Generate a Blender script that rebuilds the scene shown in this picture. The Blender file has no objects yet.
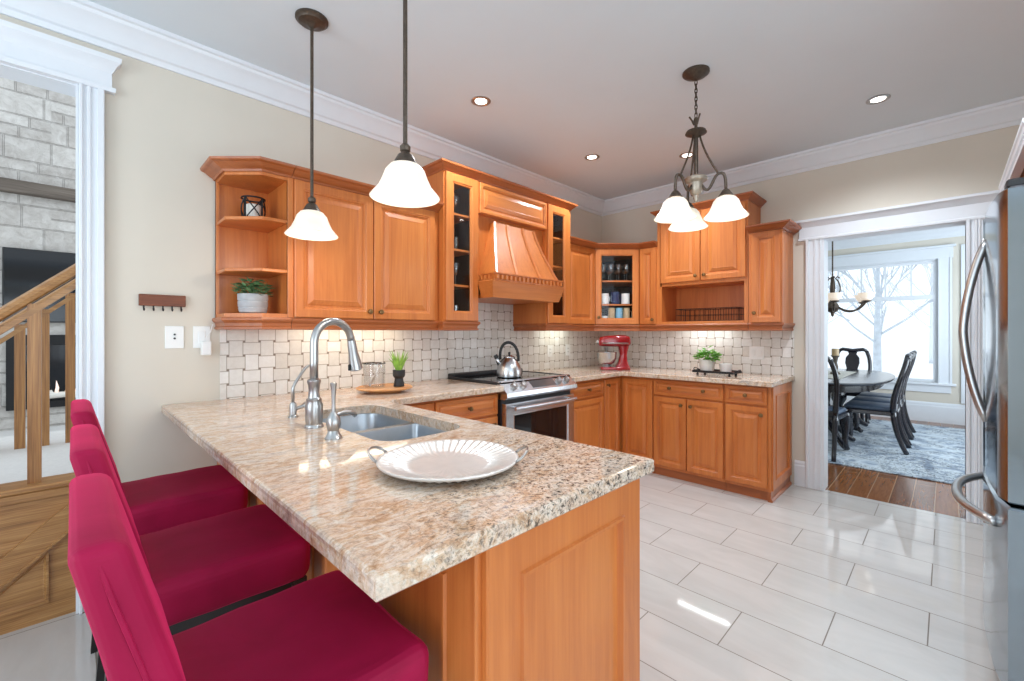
import bpy, bmesh, math, random
from mathutils import Vector, Matrix, noise
PI = math.pi
S = bpy.context.scene
COL = S.collection
random.seed(7)

# ------------------------------------------------------------------ camera, world, light, exposure
cam_d = bpy.data.cameras.new('camera'); cam = bpy.data.objects.new('camera', cam_d); COL.objects.link(cam)
cam.location = (-4.2971, -2.8169, 1.279)
cam.rotation_euler = (PI/2, 0, 0.7828 - PI/2)
cam_d.sensor_width = 36; cam_d.lens = 437.67/1024*36
cam_d.shift_y = -(340.5-332.74)/1024
cam_d.clip_start = .02
S.camera = cam
W = bpy.data.worlds.new('overcast_sky'); S.world = W; W.use_nodes = True
W.node_tree.nodes['Background'].inputs[0].default_value = (.84, .93, 1, 1)
W.node_tree.nodes['Background'].inputs[1].default_value = 1.3
S.view_settings.view_transform = 'Standard'; S.view_settings.look = 'None'
S.view_settings.gamma = 1; S.view_settings.use_curve_mapping = False
S.view_settings.exposure = 0.15
S.cycles.use_denoising = True
S.cycles.max_bounces = 10; S.cycles.diffuse_bounces = 6; S.cycles.sample_clamp_indirect = 6
S.cycles.caustics_reflective = False; S.cycles.caustics_refractive = False

def lamp(name, kind, loc, power, color=(1, 1, 1), parent=None, **kw):
    d = bpy.data.lights.new(name, kind); o = bpy.data.objects.new(name, d); COL.objects.link(o)
    d.energy = power; d.color = color; o.location = loc
    rot = kw.pop('rot', None)
    if rot: o.rotation_euler = rot
    for k, v in kw.items(): setattr(d, k, v)
    o.parent = parent
    return o

# unseen lamps added to brighten both rooms, standing in for daylight at assumed windows
DAY = (.76, .89, 1)
lamp('added_daylight', 'AREA', (-4.4, -5.93, 1.35), 48, DAY, shape='RECTANGLE', size=3.6, size_y=2.1, rot=(PI/2+.55, 0, -.6))
lamp('added_daylight', 'AREA', (-6.93, -1.8, 1.35), 68, DAY, shape='RECTANGLE', size=2.0, size_y=2.1, rot=(PI/2+.4, 0, -PI/2-.3))
lamp('added_daylight', 'AREA', (2.3, -3.99, 1.45), 75, DAY, shape='RECTANGLE', size=2.4, size_y=1.7, rot=(PI/2+.2, 0, 0))  # added to brighten the dining room from its unseen side
lamp('added_daylight', 'AREA', (-2.58, -4.9, 1.45), 60, DAY, shape='RECTANGLE', size=1.6, size_y=1.3, rot=(PI/2+.15, 0, PI/2))  # added at the right to brighten the stool backs

# ------------------------------------------------------------------ material helpers
def srgb(r, g, b):
    f = lambda v: (v/255/12.92 if v <= 10 else ((v/255+.055)/1.055)**2.4)
    return (f(r), f(g), f(b), 1)
class NT:
    def __init__(s, name):
        s.m = bpy.data.materials.new(name); s.m.use_nodes = True; s.t = s.m.node_tree
        s.b = s.t.nodes['Principled BSDF']; s.out = s.t.nodes['Material Output']
    def n(s, typ, **kw):
        nd = s.t.nodes.new(typ)
        for k, v in kw.items(): setattr(nd, k, v)
        return nd
    def l(s, a, b): s.t.links.new(a, b)
    def mth(s, op, a, b=None, c=None):
        nd = s.n('ShaderNodeMath', operation=op)
        for i, v in enumerate((a, b, c)):
            if v is None: continue
            if isinstance(v, (int, float)): nd.inputs[i].default_value = v
            else: s.l(v, nd.inputs[i])
        return nd.outputs[0]
    def coords(s, scale=(1, 1, 1), rand=True, rot=(0, 0, 0), kind='Object'):
        tc = s.n('ShaderNodeTexCoord'); src = tc.outputs[kind]
        if rand:
            oi = s.n('ShaderNodeObjectInfo'); ad = s.n('ShaderNodeVectorMath', operation='ADD')
            mu = s.mth('MULTIPLY', oi.outputs['Random'], 17.3)
            s.l(src, ad.inputs[0]); s.l(mu, ad.inputs[1]); src = ad.outputs[0]
        mp = s.n('ShaderNodeMapping'); mp.inputs['Scale'].default_value = scale; mp.inputs['Rotation'].default_value = rot
        s.l(src, mp.inputs['Vector']); return mp.outputs[0]
    def noise(s, vec, scale, detail=4, rough=.55, dist=0):
        nd = s.n('ShaderNodeTexNoise'); s.l(vec, nd.inputs['Vector'])
        nd.inputs['Scale'].default_value = scale; nd.inputs['Detail'].default_value = detail
        nd.inputs['Roughness'].default_value = rough; nd.inputs['Distortion'].default_value = dist
        return nd.outputs[0]
    def ramp(s, fac, stops, interp='LINEAR'):
        nd = s.n('ShaderNodeValToRGB'); nd.color_ramp.interpolation = interp
        e = nd.color_ramp.elements
        while len(e) < len(stops): e.new(.5)
        for i, (p, c) in enumerate(stops): e[i].position = p; e[i].color = c
        s.l(fac, nd.inputs[0]); return nd.outputs[0]
    def mix(s, fac, a, b, blend='MIX'):
        nd = s.n('ShaderNodeMix', data_type='RGBA', blend_type=blend)
        if isinstance(fac, (int, float)): nd.inputs[0].default_value = fac
        else: s.l(fac, nd.inputs[0])
        for i, v in ((6, a), (7, b)):
            if isinstance(v, tuple): nd.inputs[i].default_value = v
            else: s.l(v, nd.inputs[i])
        return nd.outputs[2]
    def bump(s, h, strength=.2, dist=.01):
        nd = s.n('ShaderNodeBump'); nd.inputs['Strength'].default_value = strength; nd.inputs['Distance'].default_value = dist
        s.l(h, nd.inputs['Height']); s.l(nd.outputs[0], s.b.inputs['Normal'])
    def set(s, **kw):
        for k, v in kw.items():
            i = s.b.inputs[k.replace('_', ' ')]
            if isinstance(v, (int, float, tuple)): i.default_value = v
            else: s.l(v, i)
        return s
def plain(name, col, rough=.5, metal=0, var=.06, vs=18, **kw):
    t = NT(name); v = t.coords(); f = t.noise(v, vs, 3)
    lo = tuple(max(0, c*(1-var)) for c in col[:3])+(1,); hi = tuple(min(1, c*(1+var)) for c in col[:3])+(1,)
    t.set(Base_Color=t.ramp(f, [(.3, lo), (.7, hi)]), Roughness=rough, Metallic=metal, **kw)
    return t.m
def woodmat(name, c1, c2, c3, scale, rough=.38, coat=.12, contrast=1.0, fine=.25):
    t = NT(name); v = t.coords(scale)
    a = t.noise(v, 1.0, 5, .6, .8)
    v2 = t.coords(tuple(x*9 if x > 3 else x*2 for x in scale)); b = t.noise(v2, 1.2, 4, .6)
    base = t.ramp(a, [(.28, c1), (.5, c2), (.74, c3)])
    col = t.mix(fine, base, t.ramp(b, [(.35, c1), (.65, c3)]), 'MIX')
    t.set(Base_Color=col, Roughness=rough, Coat_Weight=coat, Coat_Roughness=.2)
    return t.m

M = {}
w1, w2, w3 = srgb(178, 95, 42), srgb(200, 115, 54), srgb(212, 131, 66)
M['wood'] = woodmat('cherry_wood', w1, w2, w3, (9, 9, 1.1))
M['wood_h'] = woodmat('cherry_wood_cross', w1, w2, w3, (1.1, 9, 9))
M['wood_dk'] = woodmat('cherry_wood_moulding', srgb(148, 78, 40), srgb(166, 91, 47), srgb(182, 106, 58), (1.1, 9, 9))
M['inner'] = woodmat('cabinet_shadow_lining', srgb(40, 22, 16), srgb(46, 26, 18), srgb(54, 30, 22), (9, 9, 1.1))  # near-black: shade inside the glass cabinets put into the wood colour
M['oak'] = woodmat('golden_oak', srgb(92, 54, 24), srgb(160, 106, 54), srgb(190, 142, 86), (26, 26, 1.6), .4, .15, fine=.45)
M['oak_h'] = woodmat('golden_oak_cross', srgb(104, 64, 30), srgb(164, 114, 62), srgb(192, 146, 92), (2.0, 22, 22), .4, .15, fine=.4)
M['beam'] = woodmat('weathered_beam', srgb(70, 62, 56), srgb(104, 94, 86), srgb(130, 120, 110), (1.2, 14, 14), .8, 0)
M['board'] = woodmat('acacia_board', srgb(176, 112, 60), srgb(204, 146, 92), srgb(222, 172, 120), (3, 24, 24), .45, .1)
M['walnut'] = woodmat('walnut_rack', srgb(92, 44, 22), srgb(118, 60, 32), srgb(140, 76, 42), (3, 30, 30), .5, 0)
M['espresso'] = woodmat('espresso_wood', srgb(12, 10, 10), srgb(20, 16, 15), srgb(30, 24, 22), (16, 16, 2), .35, .1)
M['skytint_wood'] = woodmat('dark_dining_wood', srgb(18, 18, 26), srgb(28, 27, 36), srgb(40, 38, 48), (16, 16, 2), .22, .5)  # bluish tint is sky reflection put into the dark wood colour
M['wall'] = plain('beige_wall_paint', srgb(216, 208, 195), .85, var=.015, vs=3)
M['ceil'] = plain('ceiling_paint', srgb(218, 226, 232), .9, var=.01, vs=3)
M['trim'] = plain('white_trim_paint', srgb(226, 229, 234), .38, var=.01)
M['plate'] = plain('white_plastic', srgb(238, 238, 236), .35, var=.01)
M['fridge'] = plain('polished_fridge_steel', (.31, .36, .41, 1), .13, 1, .02)
M['smoke'] = plain('smoked_display', (.16, .15, .15, 1), .12, .6, .05)
M['pearl'] = plain('pearl_silver', srgb(214, 208, 202), .32, .35, .04, 30)
M['champagne'] = plain('champagne_bronze', srgb(168, 156, 142), .4, .55, .15, 60)
M['steel'] = plain('brushed_steel', (.56, .57, .59, 1), .27, 1, .05)
M['nickel'] = plain('satin_nickel', (.44, .435, .43, 1), .30, 1, .04)
M['sinksteel'] = plain('sink_steel', (.40, .43, .47, 1), .33, 1, .05)
M['bronze'] = plain('aged_bronze', srgb(92, 80, 70), .42, .75, .2, 60)
M['knobm'] = plain('antique_knob', srgb(126, 98, 64), .35, .9, .2, 80)
M['blackglass'] = plain('black_glass', (.006, .006, .007, 1), .04, 0, .02)
M['black'] = plain('black_metal', (.012, .012, .014, 1), .45, .3, .1)
M['rubber'] = plain('black_plastic', (.018, .018, .02, 1), .5, 0, .1)
M['red'] = plain('red_enamel', srgb(140, 4, 14), .16, 0, .03, Coat_Weight=.8)
M['white'] = plain('white_ceramic', srgb(232, 230, 226), .3, 0, .03)
M['wax'] = plain('candle_wax', srgb(236, 232, 224), .5, 0, .02)
M['navy'] = plain('navy_ceramic', srgb(42, 56, 92), .3, 0, .05)
M['blue'] = plain('light_blue_ceramic', srgb(132, 186, 214), .3, 0, .05)
M['tan'] = plain('tan_ceramic', srgb(196, 170, 132), .4, 0, .05)
M['leaf'] = plain('sage_leaves', srgb(104, 142, 96), .55, 0, .45, 40)
M['leaf2'] = plain('bright_leaves', srgb(112, 176, 62), .5, 0, .35, 40)
M['grass'] = plain('fresh_grass_blades', srgb(146, 186, 72), .5, 0, .35, 40)
M['carpet'] = plain('pale_carpet', srgb(214, 212, 210), .95, 0, .05, 60)
M['snow'] = plain('snow', srgb(244, 246, 250), .9, 0, .02, 1)
M['bark'] = plain('frost_haze_bark', srgb(200, 208, 216), .9, 0, .12, 8)  # besides frost, haze and overexposure are put into this pale colour
M['far'] = plain('hazed_far_twigs', srgb(218, 224, 230), .9, 0, .05, 2)  # outdoor haze painted in as a still paler twig colour
M['tv'] = plain('screen_glass', (.004, .006, .01, 1), .08, 0, .02)
M['runner'] = plain('pale_runner', srgb(205, 200, 190), .9, 0, .25, 30)
M['leather'] = plain('dark_blue_seat', srgb(74, 88, 108), .45, 0, .12, 30)
M['dirtbowl'] = plain('dark_soil', srgb(40, 30, 22), .9, 0, .3, 60)

def m_granite():
    t = NT('granite'); v = t.coords((1, 1, 1), False)
    st = t.coords((.55, 1.5, 1), False, (0, 0, -.5))
    big = t.noise(st, 3.2, 7, .68, 2.6); vein = t.noise(t.coords((.8, 2.4, 1), False, (0, 0, -.35)), 7, 7, .72, 3.0)
    mid = t.noise(v, 30, 6, .75, 1.2); fine = t.noise(v, 120, 4, .75, .5); spk = t.noise(v, 70, 4, .7, .8)
    tc = t.n('ShaderNodeTexCoord'); vd = t.n('ShaderNodeVectorMath', operation='DISTANCE'); t.l(tc.outputs['Object'], vd.inputs[0]); vd.inputs[1].default_value = (-3.15, -2.32, .9)
    patch = t.mth('ADD', t.mth('MULTIPLY', big, .5), t.mth('SUBTRACT', .55, t.mth('MULTIPLY', t.mth('MINIMUM', vd.outputs['Value'], .9), .62)))
    dens = t.ramp(patch, [(.30, (.18, .18, .18, 1)), (.55, (1, 1, 1, 1))])
    col = t.ramp(big, [(.34, srgb(150, 138, 134)), (.43, srgb(204, 178, 156)), (.49, srgb(224, 204, 184)), (.545, srgb(186, 142, 106)), (.60, srgb(212, 182, 152)), (.68, srgb(216, 208, 200))])
    col = t.mix(.45, col, t.ramp(vein, [(.36, srgb(132, 96, 72)), (.45, srgb(206, 174, 144)), (.54, srgb(226, 212, 198)), (.64, srgb(176, 168, 164))]))
    col = t.mix(t.ramp(mid, [(.54, (0, 0, 0, 1)), (.66, (.75, .75, .75, 1))]), col, srgb(226, 218, 206))
    col = t.mix(t.ramp(mid, [(.32, (.6, .6, .6, 1)), (.44, (0, 0, 0, 1))]), col, srgb(150, 112, 78))
    col = t.mix(t.mth('MULTIPLY', dens, t.ramp(fine, [(.40, (.85, .85, .85, 1)), (.49, (0, 0, 0, 1))])), col, srgb(116, 100, 88))
    col = t.mix(t.mth('MULTIPLY', dens, t.ramp(spk, [(.39, (.95, .95, .95, 1)), (.45, (0, 0, 0, 1))])), col, srgb(66, 58, 54))
    col = t.mix(t.mth('MULTIPLY', dens, t.ramp(spk, [(.58, (0, 0, 0, 1)), (.66, (.8, .8, .8, 1))])), col, srgb(226, 214, 196))
    t.set(Base_Color=col, Roughness=.08, Specular_IOR_Level=.5); return t.m
M['granite'] = m_granite()

def m_floor():
    t = NT('porcelain_floor_tile'); tc = t.n('ShaderNodeTexCoord'); sp = t.n('ShaderNodeSeparateXYZ'); t.l(tc.outputs['Object'], sp.inputs[0])
    u = t.mth('DIVIDE', t.mth('ADD', sp.outputs[0], 2.1335+30*.2995), .2995)
    row = t.mth('FLOOR', u); fu = t.mth('FRACT', u)
    par = t.mth('MODULO', row, 2.0)
    vv = t.mth('ADD', t.mth('DIVIDE', t.mth('ADD', sp.outputs[1], 2.454+30*.61), .61), t.mth('MULTIPLY', par, .5))
    ci = t.mth('FLOOR', vv); fv = t.mth('FRACT', vv)
    du = t.mth('MULTIPLY', t.mth('MINIMUM', fu, t.mth('SUBTRACT', 1, fu)), .2995)
    dv = t.mth('MULTIPLY', t.mth('MINIMUM', fv, t.mth('SUBTRACT', 1, fv)), .61)
    d = t.mth('MINIMUM', du, dv)
    g = t.mth('LESS_THAN', d, .0022)
    wn = t.n('ShaderNodeTexWhiteNoise', noise_dimensions='2D'); cb = t.n('ShaderNodeCombineXYZ'); t.l(row, cb.inputs[0]); t.l(ci, cb.inputs[1]); t.l(cb.outputs[0], wn.inputs['Vector'])
    v = t.coords((2.5, .8, 1), False)
    cl = t.ramp(t.noise(v, 2.4, 6, .6, 1), [(.3, srgb(190, 187, 183)), (.7, srgb(203, 200, 196))])
    cl = t.mix(.10, cl, t.ramp(wn.outputs[0], [(0, srgb(186, 180, 172)), (1, srgb(222, 217, 210))]))
    t.set(Base_Color=t.mix(g, cl, srgb(120, 110, 100)), Roughness=t.mth('ADD', t.mth('MULTIPLY', g, .6), .055), Specular_IOR_Level=.62)
    h = t.mth('SUBTRACT', 1, g); t.bump(h, .25, .002); return t.m
M['floor'] = m_floor()

def m_mosaic(axis):
    t = NT('basketweave_tile_'+axis); tc = t.n('ShaderNodeTexCoord'); sp = t.n('ShaderNodeSeparateXYZ'); t.l(tc.outputs['Object'], sp.inputs[0])
    P = .0785
    u = t.mth('DIVIDE', t.mth('ADD', sp.outputs[0 if axis == 'x' else 1], 3.614+20*P), P)
    v = t.mth('DIVIDE', t.mth('ADD', sp.outputs[2], -1.229+20*P), P)
    cu, cv, fu, fv = t.mth('FLOOR', u), t.mth('FLOOR', v), t.mth('FRACT', u), t.mth('FRACT', v)
    par = t.mth('MODULO', t.mth('ADD', cu, cv), 2.0)
    inv = t.mth('SUBTRACT', 1, par)
    sel = lambda a, b: t.mth('ADD', t.mth('MULTIPLY', par, a), t.mth('MULTIPLY', inv, b))
    p = sel(fv, fu); q = sel(fu, fv)          # p: the narrow way of this cell's tile, q: its long way
    A = .07
    lo = t.mth('LESS_THAN', p, A); hi = t.mth('GREATER_THAN', p, 1-A)
    side = t.mth('ADD', lo, hi)
    qlo = t.mth('LESS_THAN', q, A); qhi = t.mth('GREATER_THAN', q, 1-A); qe = t.mth('ADD', qlo, qhi)
    dot = t.mth('MULTIPLY', side, qe)
    step = t.mth('SUBTRACT', hi, lo); stp = t.mth('MULTIPLY', step, t.mth('SUBTRACT', 1, qe))
    ou = t.mth('ADD', cu, t.mth('MULTIPLY', stp, inv)); ov = t.mth('ADD', cv, t.mth('MULTIPLY', stp, par))
    wn = t.n('ShaderNodeTexWhiteNoise', noise_dimensions='2D'); cb = t.n('ShaderNodeCombineXYZ'); t.l(ou, cb.inputs[0]); t.l(ov, cb.inputs[1]); t.l(cb.outputs[0], wn.inputs['Vector'])
    e1 = t.mth('MINIMUM', t.mth('ABSOLUTE', t.mth('SUBTRACT', p, A)), t.mth('ABSOLUTE', t.mth('SUBTRACT', p, 1-A)))
    ns = t.mth('SUBTRACT', 1, side)
    qd = t.mth('MINIMUM', t.mth('ABSOLUTE', t.mth('SUBTRACT', q, A)), t.mth('ABSOLUTE', t.mth('SUBTRACT', q, 1-A)))
    e2 = t.mth('ADD', qd, t.mth('MULTIPLY', ns, 9))
    gr = t.mth('LESS_THAN', t.mth('MINIMUM', e1, e2), .028)
    nz = t.noise(t.coords((1, 1, 1), False), 34, 4, .6, .6)
    col = t.ramp(wn.outputs[0], [(0, srgb(218, 212, 204)), (.5, srgb(230, 227, 222)), (1, srgb(240, 238, 235))])
    col = t.mix(.22, col, t.ramp(nz, [(.3, srgb(190, 180, 168)), (.7, srgb(238, 236, 232))]))
    col = t.mix(gr, col, srgb(176, 166, 154)); col = t.mix(dot, col, srgb(132, 118, 106))
    t.set(Base_Color=col, Roughness=.34); t.bump(t.mth('SUBTRACT', 1, t.mth('MAXIMUM', gr, dot)), .5, .004); return t.m
M['mosx'] = m_mosaic('x'); M['mosy'] = m_mosaic('y')

def m_stone():
    t = NT('stacked_ledge_stone'); tc = t.n('ShaderNodeTexCoord'); sp = t.n('ShaderNodeSeparateXYZ'); t.l(tc.outputs['Object'], sp.inputs[0])
    cb = t.n('ShaderNodeCombineXYZ'); t.l(sp.outputs[0], cb.inputs[0]); t.l(sp.outputs[2], cb.inputs[1])
    def brick(w, h, off):
        b = t.n('ShaderNodeTexBrick'); t.l(cb.outputs[0], b.inputs['Vector']); b.inputs['Scale'].default_value = 1
        b.inputs['Brick Width'].default_value = w; b.inputs['Row Height'].default_value = h; b.inputs['Mortar Size'].default_value = .012
        b.inputs['Mortar Smooth'].default_value = .4; b.offset = off; b.squash = .7; b.squash_frequency = 3
        b.inputs['Color1'].default_value = srgb(176, 170, 164); b.inputs['Color2'].default_value = srgb(222, 219, 214); b.inputs['Mortar'].default_value = srgb(160, 154, 148)
        return b
    b = brick(.62, .30, .37); b2 = brick(.42, .15, .43)
    row = t.mth('FLOOR', t.mth('DIVIDE', sp.outputs[2], .30)); blk = t.mth('FLOOR', t.mth('DIVIDE', sp.outputs[0], .9))
    wn = t.n('ShaderNodeTexWhiteNoise', noise_dimensions='2D'); c2 = t.n('ShaderNodeCombineXYZ'); t.l(row, c2.inputs[0]); t.l(blk, c2.inputs[1]); t.l(c2.outputs[0], wn.inputs['Vector'])
    pick = t.mth('GREATER_THAN', wn.outputs[0], .55)
    nz = t.noise(t.coords((1, 1, 1), False), 8, 8, .7, .6)
    col = t.mix(pick, b.outputs[0], b2.outputs[0]); bf = t.mth('ADD', t.mth('MULTIPLY', pick, b2.outputs[1]), t.mth('MULTIPLY', t.mth('SUBTRACT', 1, pick), b.outputs[1]))
    col = t.mix(.5, col, t.ramp(nz, [(.3, srgb(164, 156, 150)), (.65, srgb(232, 229, 226))]))
    t.set(Base_Color=col, Roughness=.9)
    t.bump(t.mth('ADD', t.mth('MULTIPLY', t.mth('SUBTRACT', 1, bf), .7), t.mth('MULTIPLY', nz, .8)), .9, .05); return t.m
M['stone'] = m_stone()

def m_plank():
    t = NT('hardwood_planks'); tc = t.n('ShaderNodeTexCoord'); sp = t.n('ShaderNodeSeparateXYZ'); t.l(tc.outputs['Object'], sp.inputs[0])
    cb = t.n('ShaderNodeCombineXYZ'); t.l(sp.outputs[0], cb.inputs[0]); t.l(sp.outputs[1], cb.inputs[1])
    b = t.n('ShaderNodeTexBrick'); t.l(cb.outputs[0], b.inputs['Vector']); b.inputs['Scale'].default_value = 1
    b.inputs['Brick Width'].default_value = 1.25; b.inputs['Row Height'].default_value = .125; b.inputs['Mortar Size'].default_value = .003; b.offset = .4
    b.inputs['Color1'].default_value = srgb(98, 58, 34); b.inputs['Color2'].default_value = srgb(150, 96, 58); b.inputs['Mortar'].default_value = srgb(190, 160, 130)
    nz = t.noise(t.coords((3, 30, 1), False), 2, 5, .6, .5)
    t.set(Base_Color=t.mix(.4, b.outputs[0], t.ramp(nz, [(.3, srgb(82, 46, 26)), (.7, srgb(162, 108, 68))])), Roughness=.17); return t.m
M['plank'] = m_plank()

def m_rug():
    t = NT('woven_rug'); v = t.coords((1, 1, 1), False)
    a = t.noise(v, 3.2, 6, .6, 1.2); vo = t.n('ShaderNodeTexVoronoi', feature='DISTANCE_TO_EDGE'); t.l(v, vo.inputs['Vector']); vo.inputs['Scale'].default_value = 2.6
    b = t.noise(v, 34, 3, .7, 2.0)
    col = t.ramp(a, [(.32, srgb(104, 116, 132)), (.44, srgb(160, 172, 186)), (.54, srgb(198, 206, 212)), (.66, srgb(128, 140, 156))])
    fl = t.mth('MULTIPLY', t.ramp(b, [(.5, (0, 0, 0, 1)), (.6, (1, 1, 1, 1))]), t.ramp(vo.outputs[0], [(.08, (1, 1, 1, 1)), (.2, (0, 0, 0, 1))]))
    col = t.mix(fl, col, srgb(48, 52, 62))
    col = t.mix(t.ramp(b, [(.62, (0, 0, 0, 1)), (.7, (.5, .5, .5, 1))]), col, srgb(214, 214, 210))
    t.set(Base_Color=col, Roughness=.95); return t.m
M['rug'] = m_rug()

def m_velvet():
    t = NT('crimson_velvet'); v = t.coords(); f = t.noise(v, 7, 4, .55, .6)
    t.set(Base_Color=t.ramp(f, [(.3, srgb(142, 4, 54)), (.7, srgb(160, 10, 64))]), Roughness=.7, Sheen_Weight=.7, Sheen_Roughness=.3, Sheen_Tint=srgb(255, 60, 120), Specular_IOR_Level=.25)
    t.bump(t.noise(v, 260, 2), .15, .001); return t.m
M['velvet'] = m_velvet()

def m_shade(name, strength, col):
    t = NT(name); f = t.noise(t.coords((1, 1, 1)), 9, 4, .6, 1.2)
    t.set(Base_Color=t.ramp(f, [(.3, srgb(206, 198, 184)), (.7, srgb(224, 217, 205))]), Roughness=.35, Emission_Color=col, Emission_Strength=strength); return t.m
M['shade'] = m_shade('alabaster_glass_lit', .42, (1, .88, .70, 1))
M['shade2'] = m_shade('peach_glass_lit', .5, (1, .82, .66, 1))
def m_emit(name, s, col):
    t = NT(name); t.set(Base_Color=(1, 1, 1, 1), Emission_Color=col, Emission_Strength=s); return t.m
M['bulb'] = m_emit('bulb_lit', 6, (1, .92, .8, 1))
M['lens'] = m_emit('spot_lens_lit', 6, (1, .95, .86, 1))
M['flame'] = m_emit('fire_glow', .5, (1, .5, .25, 1))
def m_glass(name, tint=(1, 1, 1, 1), refl=.10, rough=.0):
    t = NT(name); tr = t.n('ShaderNodeBsdfTransparent'); tr.inputs[0].default_value = tint
    gl = t.n('ShaderNodeBsdfGlossy'); gl.inputs['Roughness'].default_value = rough
    lw = t.n('ShaderNodeLayerWeight'); lw.inputs[0].default_value = .35
    mx = t.n('ShaderNodeMixShader'); t.l(t.mth('ADD', t.mth('MULTIPLY', lw.outputs['Fresnel'], .12), refl*.12), mx.inputs[0]); t.l(tr.outputs[0], mx.inputs[1]); t.l(gl.outputs[0], mx.inputs[2])
    t.l(mx.outputs[0], t.out.inputs[0]); return t.m
M['glass'] = m_glass('clear_glass'); M['tumbler'] = m_glass('drinking_glass', (.93, .95, .96, 1), 1.3, .05)
M['jarglass'] = m_glass('jar_glass', (.97, .97, .97, 1), .45, .02); M['pane'] = m_glass('window_glass', (1, 1, 1, 1), .03)

# ------------------------------------------------------------------ geometry helper
class G:
    def __init__(s): s.bm = bmesh.new(); s.T = Matrix.Identity(4)
    def at(s, loc=(0, 0, 0), rz=0, rx=0, ry=0):
        s.T = Matrix.Translation(loc) @ Matrix.Rotation(rz, 4, 'Z') @ Matrix.Rotation(ry, 4, 'Y') @ Matrix.Rotation(rx, 4, 'X'); return s
    def v(s, p): return s.bm.verts.new(s.T @ Vector(p))
    def f(s, vs):
        try: return s.bm.faces.new(vs)
        except ValueError: return None
    def _merge(s, tb):
        me = bpy.data.meshes.new('t'); tb.transform(s.T); tb.to_mesh(me); tb.free(); s.bm.from_mesh(me); bpy.data.meshes.remove(me)
    def box(s, x0, y0, z0, x1, y1, z1, bev=0, seg=1):
        tb = bmesh.new(); bmesh.ops.create_cube(tb, size=1)
        for q in tb.verts:
            q.co = Vector(((x0+x1)/2+q.co.x*abs(x1-x0), (y0+y1)/2+q.co.y*abs(y1-y0), (z0+z1)/2+q.co.z*abs(z1-z0)))
        if bev: bmesh.ops.bevel(tb, geom=tb.edges[:], offset=bev, segments=seg, affect='EDGES', profile=.5)
        s._merge(tb); return s
    def prism(s, poly, z0, z1, bev=0, seg=2, sub=0, ns=0):          # poly in xy, extruded in z
        tb = bmesh.new(); b = [tb.verts.new((x, y, z0)) for x, y in poly]; t = [tb.verts.new((x, y, z1)) for x, y in poly]
        n = len(poly); tb.faces.new(b[::-1]); tb.faces.new(t)
        for i in range(n): tb.faces.new((b[i], b[(i+1) % n], t[(i+1) % n], t[i]))
        bmesh.ops.recalc_face_normals(tb, faces=tb.faces[:])
        if bev: bmesh.ops.bevel(tb, geom=tb.edges[:], offset=bev, segments=seg, affect='EDGES', profile=.5)
        if sub:
            bmesh.ops.triangulate(tb, faces=[f for f in tb.faces if len(f.verts) > 4])
            bmesh.ops.subdivide_edges(tb, edges=tb.edges[:], cuts=sub, use_grid_fill=True)
        if ns:
            tb.normal_update()
            for q in tb.verts: q.co += q.normal*ns*noise.noise(q.co*9)
        s._merge(tb); return s
    def loops(s, rings, cap=(True, True), closed=True):              # list of rings of points
        R = [[s.v(p) for p in r] for r in rings]; n = len(R[0])
        for a, b in zip(R, R[1:]):
            for i in range(n if closed else n-1): s.f((a[i], a[(i+1) % n], b[(i+1) % n], b[i]))
        if cap[0]: s.f(R[0][::-1])
        if cap[1]: s.f(R[-1])
        return s
    def lathe(s, prof, c=(0, 0, 0), seg=24, cap=(True, True), wob=None):
        rings = []
        for r, z in prof:
            r = max(r, 1e-4)
            rings.append([(c[0]+(r+(wob(2*PI*i/seg, r) if wob else 0))*math.cos(2*PI*i/seg), c[1]+(r+(wob(2*PI*i/seg, r) if wob else 0))*math.sin(2*PI*i/seg), c[2]+z) for i in range(seg)])
        return s.loops(rings, cap)
    def knob(s, p, d=(0, -1, 0), k=1.0):                             # turned knob standing out along d
        T0 = s.T; q = Vector((0, 0, 1)).rotation_difference(Vector(d)).to_matrix().to_4x4()
        s.T = T0 @ Matrix.Translation(p) @ q
        s.lathe([(.009*k, 0), (.006*k, .004), (.005*k, .012), (.012*k, .017), (.0155*k, .022), (.014*k, .028), (.006*k, .031)], seg=14); s.T = T0; return s
    def tube(s, pts, r, seg=8, cap=True, flat=1.0):
        pts = [Vector(p) for p in pts]; n = len(pts); R = r if isinstance(r, (list, tuple)) else [r]*n
        rings = []; up = None
        for i, p in enumerate(pts):
            t = (pts[min(i+1, n-1)]-pts[max(i-1, 0)]).normalized()
            if up is None:
                up = Vector((0, 0, 1)) if abs(t.z) < .9 else Vector((1, 0, 0))
            a = (up - t*up.dot(t))
            if a.length < 1e-5: a = t.orthogonal()
            a.normalize(); b = t.cross(a); up = a
            rings.append([p+(a*math.cos(2*PI*j/seg)+b*math.sin(2*PI*j/seg)*flat)*R[i] for j in range(seg)])
        return s.loops(rings, (cap, cap))
    def bar(s, p, q, w, d=None): return s.tube([p, q], (w if d is None else w)*.7071, 4)
    def sweep(s, path, prof, closed=False, cap=True):                # prof: closed list of (outward, z); outward = right of travel
        n = len(path); rings = []
        for i, p in enumerate(path):
            P = Vector(p); a = (Vector(path[i-1]) if (i or closed) else None); b = (Vector(path[(i+1) % n]) if (i < n-1 or closed) else None)
            nr = []
            if a is not None: d = (P-a).normalized(); nr.append(Vector((d.y, -d.x)))
            if b is not None: d = (b-P).normalized(); nr.append(Vector((d.y, -d.x)))
            m = nr[0] if len(nr) == 1 else (nr[0]+nr[1])/(1+nr[0].dot(nr[1]))
            rings.append([(P.x+m.x*o, P.y+m.y*o, z) for o, z in prof])
        if closed: rings.append(rings[0])
        return s.loops(rings, (cap and not closed,)*2)
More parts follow.
